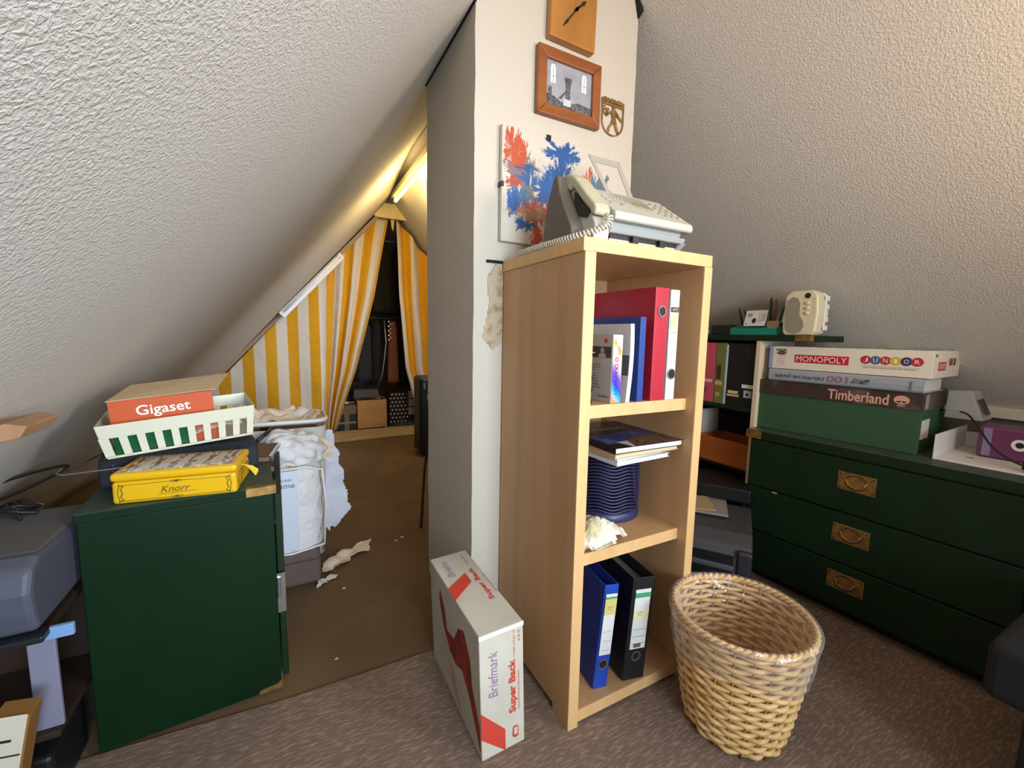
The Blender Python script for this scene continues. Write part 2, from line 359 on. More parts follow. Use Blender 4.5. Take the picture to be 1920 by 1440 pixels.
MB().tube([(.20, -.14, 1.22), (.27, -.15, .8), (.37, -.15, .25), (.40, -.15, .06)], .008).build('upright', M_steel, t, smooth=True)
MB().cyl((-.1, -.15, .12), (.6, -.15, .12), .011).build('foot_rail', M_steel, t)
w = MB()
for k in range(9): w.box(-.06+.02*(k % 2), -.045+.02*(k % 2), -.155, -.145, .98+k*.026, .995+k*.026); w.box(.20+.015*(k % 2), .215+.015*(k % 2), -.155, -.145, .95+k*.026, .965+k*.026)
w.build('chain', M_steel, t)
t = thing('cardboard_box', 'open plain cardboard box standing on the sill between the curtains', 'box', (.655, 4.78, 0))
w = MB(); w.box(0, .31, 0, .008, .026, .33); w.box(0, .31, .28, .288, .026, .33); w.box(0, .008, .008, .28, .026, .33); w.box(.302, .31, .008, .28, .026, .33); w.box(0, .31, 0, .288, .02, .026)
w.build('carton', M_cardb, t); MB().box(.02, .29, .02, .26, .03, .30).build('contents', M_black, t, bev=.01)
w = MB(); w.box(-.0, .3, .27, .275, 0, .09, Matrix.Translation((0, .01, .325)) @ Matrix.Rotation(R(-25), 4, 'X')); w.build('flap', M_cardb, t)
o = MB().hexa([(.63,4.90,.334),(.92,4.90,.334),(.92,5.05,.334),(.63,5.05,.334)], [(.64,4.92,.43),(.90,4.92,.43),(.90,5.04,.43),(.64,5.04,.43)]).build('case', mat('grey_case', (70, 68, 62), .7), bev=.015, seg=3)
tag(o, 'grey-green zipped case lying on top of the open cardboard box', 'case')
t = thing('taped_box', 'small dark taped box left of the plain cardboard box', 'box', (.46, 4.78, 0))
MB().box(0, .18, 0, .25, .0, .28).build('carton', mat('dark_carton', (44, 40, 34), .8), t, bev=.004)
w = MB(); w.box(-.002, .182, -.003, .252, .19, .283); w.box(.06, .11, -.004, 0, 0, .19); w.build('tape', mat('brown_tape', (112, 90, 60), .5), t)
MB().box(-.001, .181, -.005, 0, .085, .105).build('strap', mat('grey_strap', (120, 124, 120), .5), t)
o = MB().sheet([(0,0),(.14,.01),(.15,.05),(.07,.07),(0,.05)], .012, lambda x, y: .01*math.sin(x*70)*math.cos(y*60), topf(.49, 4.85, .30)).build('crumpled_paper', M_paper, solid=.002)
tag(o, 'small crumpled white paper on the dark taped box', 'paper')
t = thing('dotted_bag', 'black fabric bag with cream polka dots right of the cardboard box', 'bag', (1.005, 4.87, 0))
MB().hexa([(0,0,0),(.22,0,0),(.22,.1,0),(0,.1,0)], [(.02,.02,.38),(.20,.02,.38),(.20,.08,.38),(.02,.08,.38)]).build('body', mat('black_bag_cloth', (18, 16, 18), .8), t, bev=.015)
w = MB()
for k in range(40):
    i, j = k % 5, k//5; w.ell(.025+i*.042+(j % 2)*.02, .05+j*.045, .009, .009, fr((0, -.003, 0), (1, 0, 0), (0, .052, 1)), n=10)
w.build('dots', mat('cream_dots', (214, 190, 168), .8), t)
t = thing('striped_bag', 'navy bag with three pale squares at the right end of the curtain gap', 'bag', (1.215, 4.87, 0))
MB().box(0, .17, 0, .1, 0, .42).build('body', mat('navy_bag', (30, 36, 58), .7), t, bev=.02)
w = MB()
for k in range(3): w.rect(.02, .12+k*.098, .065, .085, front(0, -.001, 0))
w.build('pale_square', mat('pale_grey', (168, 168, 176), .7), t)
o = MB().sheet([(0,0),(.3,0),(.42,.06),(.40,.13),(.1,.12)], .02, lambda x, y: .03+.02*nz(x*14, y*14), topf(1.03, 4.72, 0)).build('bag_heap', mat('dark_heap', (58, 50, 44), .9), solid=.03)
tag(o, 'dark crumpled cloth heap on the sill under the foot rail of the rack', 'cloth')
# suitcase at the pillar, thin leg in front of it
t = thing('suitcase', 'tall black suitcase standing half hidden behind the pillar', 'suitcase', (.985, 3.5, 0))
MB().box(0, .42, 0, .22, .03, .70).build('shell', M_black, t, bev=.03, seg=3)
w = MB(); w.cyl((.04, .04, 0), (.04, .18, 0.0), .001); w.cyl((.05, .05, .02), (.05, .09, .02), .02); w.cyl((.36, .05, .02), (.36, .09, .02), .02); w.build('wheel', M_black, t)
w = MB(); w.box(.03, .045, -.006, 0, .60, .65); w.box(.06, .075, -.006, 0, .50, .55); w.build('latch', M_steel, t)
t = thing('folded_stand', 'thin black folding stand leaning beside the left face of the pillar', 'stand', (.60, 2.2, 0))
MB().tube([(.02, 0, .0), (.07, .1, .28), (.12, .15, .52)], .008).build('leg', M_black, t)
MB().tube([(.16, .0, .0), (.14, .1, .28), (.12, .15, .52)], .008).build('leg', M_black, t)

# ------------------------------------------------------------------ pillar hangings
YP = 1.2585
t = thing('clock', 'square wooden wall clock with black hands at the top of the pillar', 'clock', (.862, YP, 2.112))
Mc = Matrix.Rotation(R(1.2), 4, 'Y')
MB().box(-.089, .089, -.026, 0, -.1, .1, Mc).build('face', wood('walnut_board', (196, 134, 62), (158, 100, 42), .45, 9, (1, 1, .3)), t, bev=.003)
def hand(ang, L, wd): 
    a = R(ang); w = MB(); pts = [(-L*.2, -wd*.3), (-.01, -wd*.4), (0, -wd), (.012, -wd*.45), (L*.6, -wd*.5), (L*.68, -wd*1.1), (L, 0), (L*.68, wd*1.1), (L*.6, wd*.5), (.012, wd*.45), (0, wd), (-.01, wd*.4), (-L*.2, wd*.3)]
    w.prism(pts, .002, front(.006, -.029, .004) @ Matrix.Rotation(a, 4, 'Z')); return w
hand(44, .052, .0055).build('hour_hand', M_ink, t); hand(-128, .085, .004).build('minute_hand', M_ink, t)
t = thing('picture_frame', 'oak picture frame with a black and white church photograph', 'picture', (.735, YP, 1.782))
W_, H_ = .252, .204
w = MB(); b_ = .034; M0 = fr((0, 0, 0), (1, 0, 0), (0, 0, 1))
for p in ([(0,0),(W_,0),(W_-b_,b_),(b_,b_)], [(W_,0),(W_,H_),(W_-b_,H_-b_),(W_-b_,b_)], [(W_,H_),(0,H_),(b_,H_-b_),(W_-b_,H_-b_)], [(0,H_),(0,0),(b_,b_),(b_,H_-b_)]): w.prism(p, .020, M0)
w.build('frame', M_oak, t, bev=.003)
Mp = front(b_, -.008, b_); pw, ph = W_-2*b_, H_-2*b_
MB().rect(0, 0, pw, ph, Mp, .001).build('photograph', mat('photo_grey', (168, 168, 174), .35, var=(20, (150, 150, 156), .35, .7)), t)
for x in (.018, .142):
    w = MB(); w.prism([(x,.070),(x+.02,.070)]+[(x+.01+.01*math.cos(a*.314), .115+.012*math.sin(a*.314)) for a in range(11)], .0004, front(b_, -.0095, b_))
    w.build('photo_window', mat('photo_white', (232, 232, 236), .4), t)
w = MB(); Mq = front(b_, -.0096, b_)
w.prism([(0,0),(pw,0),(pw,.028),(.13,.032),(.09,.020),(.06,.020),(.04,.03),(0,.036)], .0004, Mq)
w.prism([(.078,.035),(.098,.035),(.096,.06),(.1,.09),(.076,.09),(.08,.06)], .0008, Mq); w.prism([(.072,.09),(.104,.09),(.1,.1),(.076,.1)], .0008, Mq); w.prism([(.05,.03),(.08,.06),(.08,.05),(.062,.03)], .0008, Mq)
for x in (.028, .152): w.rect(x-.0005, .07, .001, .05, Mq, .001); w.rect(x-.008, .09, .016, .001, Mq, .001)
w.rect(.01, .03, .014, .028, Mq, .0008); w.build('photo_dark', mat('photo_dark', (66, 66, 70), .4, var=(150, (120, 120, 124), .4, .65)), t)
w = MB(); w.rect(.07, .012, .03, .018, Mq, .001); w.rect(.066, .029, .038, .003, Mq, .0012); w.build('photo_altar', mat('photo_light', (205, 205, 208), .4), t)
# brass emblem
t = thing('emblem', 'openwork brass shield emblem with a striding sower figure', 'emblem', (1.010, YP, 1.785))
Me = front(0, 0, 0)
out = [(0, .118), (0, .045)]+[(.0475-.0475*math.cos(a*math.pi/14), .045-.045*math.sin(a*math.pi/14)) for a in range(1, 14)]+[(.095, .045), (.095, .118)]
MB().tube([Me @ Vector((x, y, .003)) for x, y in out], .0024, 6).build('shield_rim', M_brass, t)
w = MB(); w.rect(-.002, .098, .099, .006, Me, .005); w.rect(-.002, .108, .099, .003, Me, .005)
for k in range(16): w.rect(.0+k*.006, .110, .0036, .008+(k*7 % 5)*.0012, Me, .004)
w.build('name_band', M_brass, t)
w = MB(); w.ell(.052, .094, .006, .0075, Me, .004, 14)
w.prism([(.044,.088),(.062,.086),(.064,.070),(.060,.058),(.066,.042),(.040,.040),(.046,.056),(.042,.072)], .004, Me)
w.prism([(.042,.042),(.052,.042),(.034,.022),(.033,.010),(.026,.008),(.022,.009),(.028,.014),(.028,.024)], .004, Me)
w.prism([(.054,.044),(.064,.042),(.072,.026),(.078,.014),(.074,.008),(.068,.016),(.062,.028)], .004, Me)
w.prism([(.062,.084),(.066,.080),(.092,.056),(.090,.053),(.070,.066),(.061,.074)], .004, Me)
w.prism([(.044,.084),(.02,.07),(.024,.065),(.044,.074)], .004, Me); w.build('sower_figure', M_brass, t)
w = MB(); 
for x, y, r in ((.014, .074, .009), (.008, .086, .007), (.024, .082, .006), (.02, .068, .008)): w.ring(x, y, r, r, .002, Me, .003, 14)
w.build('seed_basket', M_brass, t)
# painting
t = thing('painting', 'unframed abstract painting with blue and orange paint splashes', 'painting', (.612, YP, 1.366))
PW, PH = .470, .350
MB().box(0, PW, -.018, 0, 0, PH).build('canvas', mat('canvas_white', (206, 196, 182), .6, var=(30, (194, 182, 166), .45, .7)), t, bev=.0015)
def paint_mat():
    m = bpy.data.materials.new('splash_painting'); m.use_nodes = True; nt = m.node_tree; b = nt.nodes['Principled BSDF']; b.inputs['Roughness'].default_value = .45
    N = nt.nodes.new; Lk = nt.links.new; tc = N('ShaderNodeTexCoord')
    def math_(op, a, b_=None, c=None):
        n = N('ShaderNodeMath'); n.operation = op
        for i, v in enumerate((a, b_, c)):
            if v is None: continue
            if isinstance(v, (int, float)): n.inputs[i].default_value = v
            else: Lk(v, n.inputs[i])
        return n.outputs[0]
    def vm(op, a, b_):
        n = N('ShaderNodeVectorMath'); n.operation = op
        for i, v in enumerate((a, b_)):
            if isinstance(v, tuple): n.inputs[i].default_value = v
            else: Lk(v, n.inputs[i])
        return n
    def noise_(scale, rot, st, det=5):
        mp = N('ShaderNodeMapping'); mp.inputs['Rotation'].default_value = (0, R(rot), 0); mp.inputs['Scale'].default_value = st; Lk(tc.outputs['Object'], mp.inputs[0])
        n = N('ShaderNodeTexNoise'); n.inputs['Scale'].default_value = scale; n.inputs['Detail'].default_value = det; n.inputs['Roughness'].default_value = .65; Lk(mp.outputs[0], n.inputs[0]); return n
    n1 = noise_(26, 0, (1, 1, 1)); dv = vm('SUBTRACT', n1.outputs['Color'], (.5, .5, .5)); dv = vm('MULTIPLY', dv.outputs[0], (.05, 0, .05))
    P_ = vm('ADD', tc.outputs['Object'], dv.outputs[0]).outputs[0]; P_ = vm('MULTIPLY', P_, (1, 0, 1)).outputs[0]
    rag = math_('SUBTRACT', noise_(34, 35, (1, 1, .25)).outputs[0], .5)
    rag2 = math_('SUBTRACT', noise_(40, -30, (1, 1, .22)).outputs[0], .5)
    base = N('ShaderNodeRGB'); base.outputs[0].default_value = lin((204, 194, 178))+(1,); cur = base.outputs[0]
    blobs = [((132, 128, 128), .08, .20, .05, .07, 1, .020), ((120, 124, 130), .38, .20, .05, .06, 1, .014), ((214, 90, 48), .035, .285, .028, .055, 0, .03), ((216, 84, 44), .075, .27, .015, .04, 0, .03), ((44, 92, 138), .10, .235, .04, .012, 1, .02),
             ((44, 100, 160), .09, .205, .035, .022, 1, .02), ((40, 100, 168), .215, .205, .062, .066, 0, .02), ((40, 100, 168), .165, .175, .04, .05, 1, .02), ((36, 92, 160), .235, .305, .052, .03, 0, .03), ((40, 98, 164), .29, .225, .055, .018, 1, .02), ((38, 96, 162), .20, .30, .05, .010, 1, .03), ((38, 96, 162), .27, .30, .03, .010, 1, .03),
             ((40, 100, 168), .042, .120, .018, .040, 0, .012), ((70, 116, 160), .085, .13, .02, .035, 0, .03), ((222, 88, 44), .13, .105, .05, .028, 1, .02), ((206, 160, 100), .20, .075, .03, .04, 0, .03), ((214, 80, 40), .13, .035, .018, .045, 0, .02),
             ((200, 92, 52), .19, .095, .025, .045, 0, .03), ((42, 98, 164), .085, .060, .035, .022, 1, .02), ((210, 96, 60), .335, .215, .02, .05, 0, .04), ((190, 80, 60), .045, .185, .03, .015, 1, .02), ((92, 132, 170), .37, .19, .018, .05, 0, .04), ((196, 150, 120), .16, .10, .1, .015, 0, .015)]
    for rgb, cx, cz, rx, rz_, rg, edge in blobs:
        q = vm('SUBTRACT', P_, (cx, 0, cz)); q = vm('MULTIPLY', q.outputs[0], (1/rx, 0, 1/rz_)); ln = N('ShaderNodeVectorMath'); ln.operation = 'LENGTH'; Lk(q.outputs[0], ln.inputs[0])
        nv = N('ShaderNodeVectorMath'); nv.operation = 'NORMALIZE'; Lk(q.outputs[0], nv.inputs[0]); nd = vm('ADD', nv.outputs[0], (cx*97, 1.3, cz*53))
        nn = N('ShaderNodeTexNoise'); nn.inputs['Scale'].default_value = 3.2; nn.inputs['Detail'].default_value = 4; nn.inputs['Roughness'].default_value = .75; Lk(nd.outputs[0], nn.inputs[0])
        d = math_('SUBTRACT', 1.0, ln.outputs['Value']); d = math_('ADD', d, math_('MULTIPLY', rag2 if rg else rag, 1.1+edge*30)); d = math_('ADD', d, math_('MULTIPLY', math_('SUBTRACT', nn.outputs[0], .47), 3.6)); d = math_('MULTIPLY', d, 8)
        cl = N('ShaderNodeClamp'); Lk(d, cl.inputs[0]); mx = N('ShaderNodeMix'); mx.data_type = 'RGBA'; Lk(cl.outputs[0], mx.inputs[0]); Lk(cur, mx.inputs[6]); mx.inputs[7].default_value = lin(tuple(v*.86 for v in rgb))+(1,); cur = mx.outputs[2]
    nb = noise_(70, 50, (1, 1, .12)); gt = math_('MULTIPLY', math_('SUBTRACT', nb.outputs[0], .60), 12); cl = N('ShaderNodeClamp'); Lk(gt, cl.inputs[0])
    mx = N('ShaderNodeMix'); mx.data_type = 'RGBA'; Lk(cl.outputs[0], mx.inputs[0]); Lk(cur, mx.inputs[6]); mx.inputs[7].default_value = lin((200, 190, 174))+(1,)
    Lk(mx.outputs[2], b.inputs['Base Color']); return m
MB().rect(.002, .002, PW-.004, PH-.004, front(0, -.0181, 0), .0004).build('paint_layer', paint_mat(), t)
w = MB(); w.box(.16, .176, -.022, -.018, .335, .352); w.box(-.003, .006, -.022, 0, .165, .18); w.box(.135, .15, -.022, 0, -.004, .006); w.build('clip', M_black, t)

# ------------------------------------------------------------------ beech shelf unit
X0, X1, Y0, Y1, ZT = .632, 1.086, .829, 1.254, 1.305
TH = .033
t = thing('shelf_unit', 'tall narrow beech veneer shelf unit standing against the chimney pillar', 'shelf', (X0, Y0, 0))
WW, DD = X1-X0, Y1-Y0
MB().box(-.004, WW, 0, DD, ZT-TH, ZT).build('top_board', M_beechf, t, bev=.002)
for x in (0, WW-TH):
    w = MB(); w.prism([(0, .0), (0, ZT-TH), (DD, ZT-TH), (DD, 0), (DD-.09, 0), (DD-.09, .03), (.075, .03), (.075, 0)], TH, fr((x, 0, 0), (0, 1, 0), (0, 0, 1)))
    w.build('side_panel', M_beech, t, bev=.0015)
    MB().box(x+.0005, x+TH-.0005, -.0015, .0, .001, ZT-TH-.001).build('front_edging', M_beechf, t)
for z, y in ((.891, .034), (.483, .034), (.055, 0)):
    MB().box(TH, WW-TH, y, DD-.012, z-.035, z).build('shelf_board', M_beech, t, bev=.001)
    MB().box(TH, WW-TH, y-.001, y, z-.0345, z-.0005).build('board_edging', M_beechf, t)
MB().box(TH, WW-TH, DD-.012, DD-.004, .03, ZT-TH).build('back_panel', M_beech, t)
S1, S2, S0 = .891, .483, .055

def ring_hole(t, x, z, r=.0125):
    MB().ring(x, z, r+.003, r+.003, .003, front(0, -.0015, 0), .0016).build('finger_ring', M_steel, t)
    MB().ell(x, z, r, r, front(0, -.0008, 0), .0006).build('finger_hole', M_black, t)
def binder(name, label, x, y, z, w_, h, d, m, hole=None, rz=0, lean=0, group=None, tilt=0):
    t = thing(name, label, 'binder', (x, y, z), group=group, rot=(R(tilt), R(lean), R(rz)))
    w = MB(); e = .003; w.box(0, e, 0, d, 0, h); w.box(w_-e, w_, 0, d, 0, h); w.box(e, w_-e, 0, e, 0, h); w.build('cover', m, t, bev=.001)
    MB().box(e+.001, w_-e-.001, e+.002, d-.012, .006, h-.035).build('pages', mat('file_pages', (120, 116, 112), .9), t)
    if hole: ring_hole(t, w_/2, hole)
    return t
M_red = mat('red_cover', (176, 30, 50), .45, bump=(400, .1, .001)); M_redd = M_red
t = binder('ring_binder', 'red ring binder with a finger hole on the upper shelf', .905, .862, S1, .052, .318, .285, M_red, .252, 1.0)
t = binder('ring_binder', 'white ring binder with a lined label right of the red binder', .966, .864, S1, .036, .315, .28, mat('white_cover', (206, 204, 202), .5), .075)
w = MB()
for k in range(5): w.rect(.004, .11+.028*k, .028, .0008, front(0, -.001, 0))
w.build('label_line', mat('grey_line', (110, 110, 110), .8), t)
MB().rect(.004, .205, .026, .042, front(0, -.001, 0)).build('yellow_note', mat('note_yellow', (232, 224, 150), .8), t)
MB().rect(.003, .252, .03, .014, front(0, -.001, 0)).build('dark_label', mat('label_brown', (80, 44, 34), .7), t)
MB().rect(.003, .272, .03, .008, front(0, -.001, 0)).build('pale_label', mat('pale_grey2', (206, 210, 216), .7), t)
text('LEITZ', .02, .007, front(.008, -.0018, .2555), M_paper, t)
t = thing('folder', 'thin navy blue folder standing left of the red binder', 'folder', (.856, .864, S1), R(2))
MB().box(0, .022, 0, .24, 0, .235).build('cover', mat('navy_cover', (30, 62, 134), .5), t, bev=.001)
t = thing('manual', 'curved white paperback manual standing before the navy folder', 'booklet', (.818, .868, S1), R(1))
w = MB(); w.grid(1, 12, lambda u, v: (u*.014+.010*math.sin(v*2.4)*.9, 0, v*.215)); w.grid(1, 12, lambda u, v: (u*.014+.010*math.sin(v*2.4)*.9, .21, v*.215))
for uu in (0, 1): w.grid(1, 12, lambda u, v, uu=uu: (uu*.014+.009*math.sin(v*2.4), u*.21, v*.215))
w.grid(1, 1, lambda u, v: (u*.014+.0061, v*.21, .215)); w.build('pages', M_paper, t)
w = MB(); w.grid(1, 12, lambda u, v: (-.0008+.009*math.sin((v*.26+.34)*2.4), .002+u*.206, (v*.26+.34)*.215)); w.build('dark_band', mat('manual_grey', (92, 92, 96), .6), t)
text('BOSCH', .055, .013, leftf(.0035, .075, .062), M_ink, t)
t = thing('software_box', 'small boxed software with a rainbow holographic spine', 'box', (.768, .872, S1), R(3))
def holo():
    m = mat('holographic', (200, 200, 200), .25, .2); nt = m.node_tree; b = nt.nodes['Principled BSDF']
    tc = nt.nodes.new('ShaderNodeTexCoord'); sp = nt.nodes.new('ShaderNodeSeparateXYZ'); nt.links.new(tc.outputs['Object'], sp.inputs[0])
    mu = nt.nodes.new('ShaderNodeMath'); mu.operation = 'MULTIPLY_ADD'; mu.inputs[1].default_value = 5.3; nt.links.new(sp.outputs[2], mu.inputs[0])
    m2 = nt.nodes.new('ShaderNodeMath'); m2.operation = 'MULTIPLY'; m2.inputs[1].default_value = 6; nt.links.new(sp.outputs[0], m2.inputs[0]); nt.links.new(m2.outputs[0], mu.inputs[2])
    r = nt.nodes.new('ShaderNodeValToRGB'); cr_ = r.color_ramp
    for p, c in ((0, (250, 220, 60)), (.08, (90, 240, 160)), (.2, (60, 200, 250)), (.34, (70, 80, 240)), (.5, (140, 80, 230)), (.62, (200, 190, 200)), (.82, (226, 206, 190)), (.93, (250, 180, 90)), (1, (255, 150, 80))):
        e = cr_.elements.new(p) if p not in (0, 1) else cr_.elements[int(p)]; e.color = lin(c)+(1,)
    nt.links.new(mu.outputs[0], r.inputs[0]); nt.links.new(r.outputs[0], b.inputs['Base Color']); return m
MB().box(0, .036, .0, .138, 0, .185).build('carton', mat('carton_grey', (176, 170, 160), .45), t, bev=.001)
MB().rect(.001, .001, .034, .183, front(0, -.0006, 0)).build('spine', holo(), t)
text('KASPERSKY', .075, .011, fr((.010, -.0012, .096), (0, 0, -1), (1, 0, 0)), M_ink, t)
text('ANTI-VIRUS', .045, .007, fr((.020, -.0012, .176), (0, 0, -1), (1, 0, 0)), mat('red_ink', (200, 40, 40), .6), t)
text('2013', .014, .006, fr((.008, -.0012, .176), (0, 0, -1), (1, 0, 0)), M_ink, t)
w = MB(); w.ring(.016, .118, .006, .006, .002, front(0, -.001, 0)); w.ring(.016, .101, .006, .006, .002, front(0, -.001, 0)); w.build('red_ring', mat('red_ink', (0, 0, 0)), t)
Ml = leftf(-.0006, .136, 0)
MB().rect(.004, .122, .128, .030, Ml).build('photo_panel', mat('panel_dark', (66, 58, 56), .5), t)
w = MB(); w.ell(.098, .142, .007, .008, Ml, .001); w.prism([(.082,.122),(.114,.122),(.110,.132),(.098,.137),(.086,.132)], .001, Ml); w.build('portrait', mat('portrait_grey', (168, 156, 146), .6), t)
MB().ell(.112, .168, .0055, .0065, Ml, .001).build('red_badge', mat('badge_red', (190, 60, 40), .5), t)
w = MB()
for k in range(10): w.rect(.02, .03+k*.008, .05+(k*13 % 7)*.004, .0012, Ml)
w.build('small_print', mat('print_grey', (96, 90, 84), .7), t)
text('KASPERSKY', .045, .006, leftf(-.0006, .05, .012), M_ink, t)
# jars
t = thing('jar_stack', 'stack of small clear jars with black lids at the left end of the upper shelf', 'jar', (.705, .915, S1))
w = MB()
for k in range(3): w.lathe([(.022, .004+k*.032), (.024, .008+k*.032), (.024, .026+k*.032), (.02, .03+k*.032)], 24)
w.lathe([(.022, .10), (.024, .104), (.024, .128), (.018, .134)], 24)
w.build('glass', mat('smoky_glass', (170, 170, 165), .1, alpha=.75), t, smooth=True)
w = MB()
for k in range(3): w.lathe([(.026, .0+k*.032), (.0265, .001+k*.032), (.0265, .006+k*.032), (.026, .007+k*.032)], 24)
w.build('lid', M_black, t)
o = MB().sheet([(0,0),(.05,.005),(.045,.04),(.01,.045)], .006, lambda x, y: .003*math.sin(x*90), topf(.685, .895, S1+.138)).build('paper_scrap', mat('note_cream', (226, 214, 160), .8), solid=.0008)
tag(o, 'small cream paper note lying on the stack of jars', 'paper')
t = thing('file_folder', 'pale grey file standing at the back left of the upper shelf', 'folder', (.67, 1.17, S1))
MB().box(0, .15, 0, .03, 0, .32).build('cover', mat('pale_file', (196, 200, 206), .6), t, bev=.003)
w = MB(); w.rect(.03, .02, .002, .2, front(0, -.001, 0)); w.rect(.06, .02, .003, .2, front(0, -.001, 0)); w.build('line', mat('grey_line2', (130, 134, 140), .6), t)
# middle shelf: ribbed container, books, crumpled paper
t = thing('ribbed_container', 'dark blue plastic container with wavy ribs under the pile of books', 'container', (.940, 1.075, S2))
M_nv = mat('navy_plastic', (46, 48, 84), .4)
w = MB(); w.lathe([(.088, .012), (.088, .215), (.06, .217)], 40); w.build('core', mat('navy_dark', (8, 8, 20), .8), t, smooth=True)
for k in range(17):
    w = MB(); zz = .034+k*.0108; n = 64
    pts = [((.108)*math.cos(a*2*math.pi/n), (.108)*math.sin(a*2*math.pi/n), zz+.0042*math.sin(a*2*math.pi/n*7+k*.02)) for a in range(n)]
    w.tube(pts, .0032, 6, closed=True); w.build('rib', M_nv, t, smooth=True)
MB().lathe([(.112, 0), (.114, .003), (.112, .024), (.104, .030)], 48).build('foot_ring', M_nv, t, smooth=True)
MB().lathe([(.104, .218), (.110, .221), (.110, .228), (.10, .230)], 48).build('top_ring', M_nv, t, smooth=True)
zb = S2+.231
def booklet(name, label, x, y, z, w_, d, h, cm, rz=0, cover=.0015, spine='left', pm=None, group=None):
    t = thing(name, label, 'book', (x, y, z), R(rz), group)
    w = MB(); w.box(0, w_, 0, d, 0, cover); w.box(0, w_, 0, d, h-cover, h)
    if spine == 'left': w.box(-.001, cover, 0, d, 0, h)
    if spine == 'front': w.box(0, w_, -.001, cover, 0, h)
    w.build('cover', cm, t); MB().box(.003, w_-.003, .003, d-.003, cover, h-cover).build('pages', pm or M_paper, t); return t
booklet('magazine', 'white magazine, lowest in the pile on the ribbed container', .795, .862, zb, .215, .29, .012, mat('magazine_white', (222, 226, 230), .4), 3)
booklet('magazine', 'thin pale blue booklet second from the bottom of the pile', .80, .868, zb+.012, .19, .25, .009, mat('magazine_blue', (196, 210, 228), .4), 5)
booklet('folder', 'tan paper folder stuffed with sheets in the middle of the pile', .785, .860, zb+.021, .255, .30, .012, mat('tan_folder', (200, 166, 120), .8), 1.5, pm=mat('old_paper', (206, 186, 146), .8))
t = booklet('book', 'dark hardcover picture book on top of the pile', .790, .866, zb+.033, .262, .30, .017, mat('book_black', (26, 26, 34), .3), -1)
zc = .0172
w = MB(); w.sheet([(.05,.003),(.258,.003),(.258,.10),(.14,.09),(.06,.045)], .007, lambda x, y: 0, topf(0, 0, zc)); w.build('cover_city', mat('cover_brown', (120, 84, 58), .35, var=(60, (60, 46, 44), .4, .6)), t)
w = MB(); w.prism([(.01,.05),(.06,.045),(.14,.09),(.258,.10),(.258,.17),(.01,.14)], .0003, topf(0, 0, zc)); w.build('cover_sky', mat('cover_blue', (38, 44, 104), .3, var=(12, (70, 140, 200), .55, .75)), t)
w = MB(); w.rect(.02, .20, .2, .022, topf(0, 0, zc), .0004); w.build('title_band', mat('cover_grey', (116, 120, 124), .4, var=(120, (40, 40, 46), .45, .55)), t)
w = MB(); w.prism([(.065,.002),(.072,.002),(.09,.055),(.05,.055)], .0006, topf(0, 0, zc)); w.build('cover_tower', mat('cover_light', (190, 190, 196), .4), t)
w = MB()
pl = [(.0,.0),(.10,-.008),(.14,.012),(.195,.03),(.185,.07),(.17,.11),(.15,.16),(.10,.20),(.03,.21),(.0,.19)]
w.sheet(pl, .008, lambda x, y: .008+.05*abs(nz(x*13, y*10, 2))+.01*abs(nz(x*50, y*45, 4))+.035*max(0, math.sin(x*17)*math.sin(y*15)), topf(.668, .850, S2))
o = w.build('crumpled_wrapper', mat('wrapper_white', (232, 226, 206), .6, var=(16, (206, 196, 152), .5, .62)), solid=.0012)
tag(o, 'crumpled cream and white wrapping paper at the left of the lower middle shelf', 'paper')
o = MB().tube([(.69, 1.05, S2+.24), (.695, 1.04, S2+.20), (.68, 1.02, S2+.14), (.672, 1.0, S2+.09)], .002).build('cord', mat('white_cord', (210, 206, 196), .5))
tag(o, 'thin white cord hanging behind the left shelf panel', 'cord')
# bottom binders
def lbl(t, x, z, w_, h, seq, y=-.0012):
    MB().rect(x, z, w_, h, front(0, y, 0)).build('spine_label', M_paper, t)
    for nm, c, zz, hh in seq: MB().rect(x, z+zz, w_, hh, front(0, y-.0006, 0)).build(nm, mat(nm, c, .8), t)
t = binder('lever_arch_file', 'blue lever arch file leaning on the bottom shelf', .742, .862, S0+.004, .046, .315, .27, mat('blue_cover', (26, 64, 168), .5), .075, -8, 5)
lbl(t, .004, .105, .038, .185, (('green_band', (60, 150, 100), .170, .006), ('ochre_note', (206, 190, 110), .122, .048)), -.0035)
w = MB(); [w.rect(.007, .12+.028*k, .03, .0005, front(0, -.0043, 0)) for k in range(3)]; w.rect(.012, .25, .02, .001, front(0, -.0048, 0)); w.rect(.014, .244, .014, .001, front(0, -.0048, 0)); w.build('label_line', mat('grey_line', (0, 0, 0)), t)
t = binder('lever_arch_file', 'wide black lever arch file leaning on the bottom shelf', .835, .842, S0+.008, .074, .318, .27, mat('black_cover', (24, 24, 26), .45), .075, -9, 4)
lbl(t, .012, .098, .052, .185, (('green_band', (60, 150, 100), .160, .014), ('cream_note', (224, 218, 176), .086, .038)))
w = MB(); [w.rect(.016, .115+.022*k, .044, .0005, front(0, -.0025, 0)) for k in range(3)]
for k in range(14): w.rect(.024+k*.0018, .103, .0006+.0006*(k % 3 == 0), .012, front(0, -.0025, 0))
w.rect(.022, .212, .022, .001, front(0, -.0028, 0)); w.rect(.026, .205, .012, .001, front(0, -.0028, 0)); w.build('label_print', mat('print_grey', (0, 0, 0)), t)

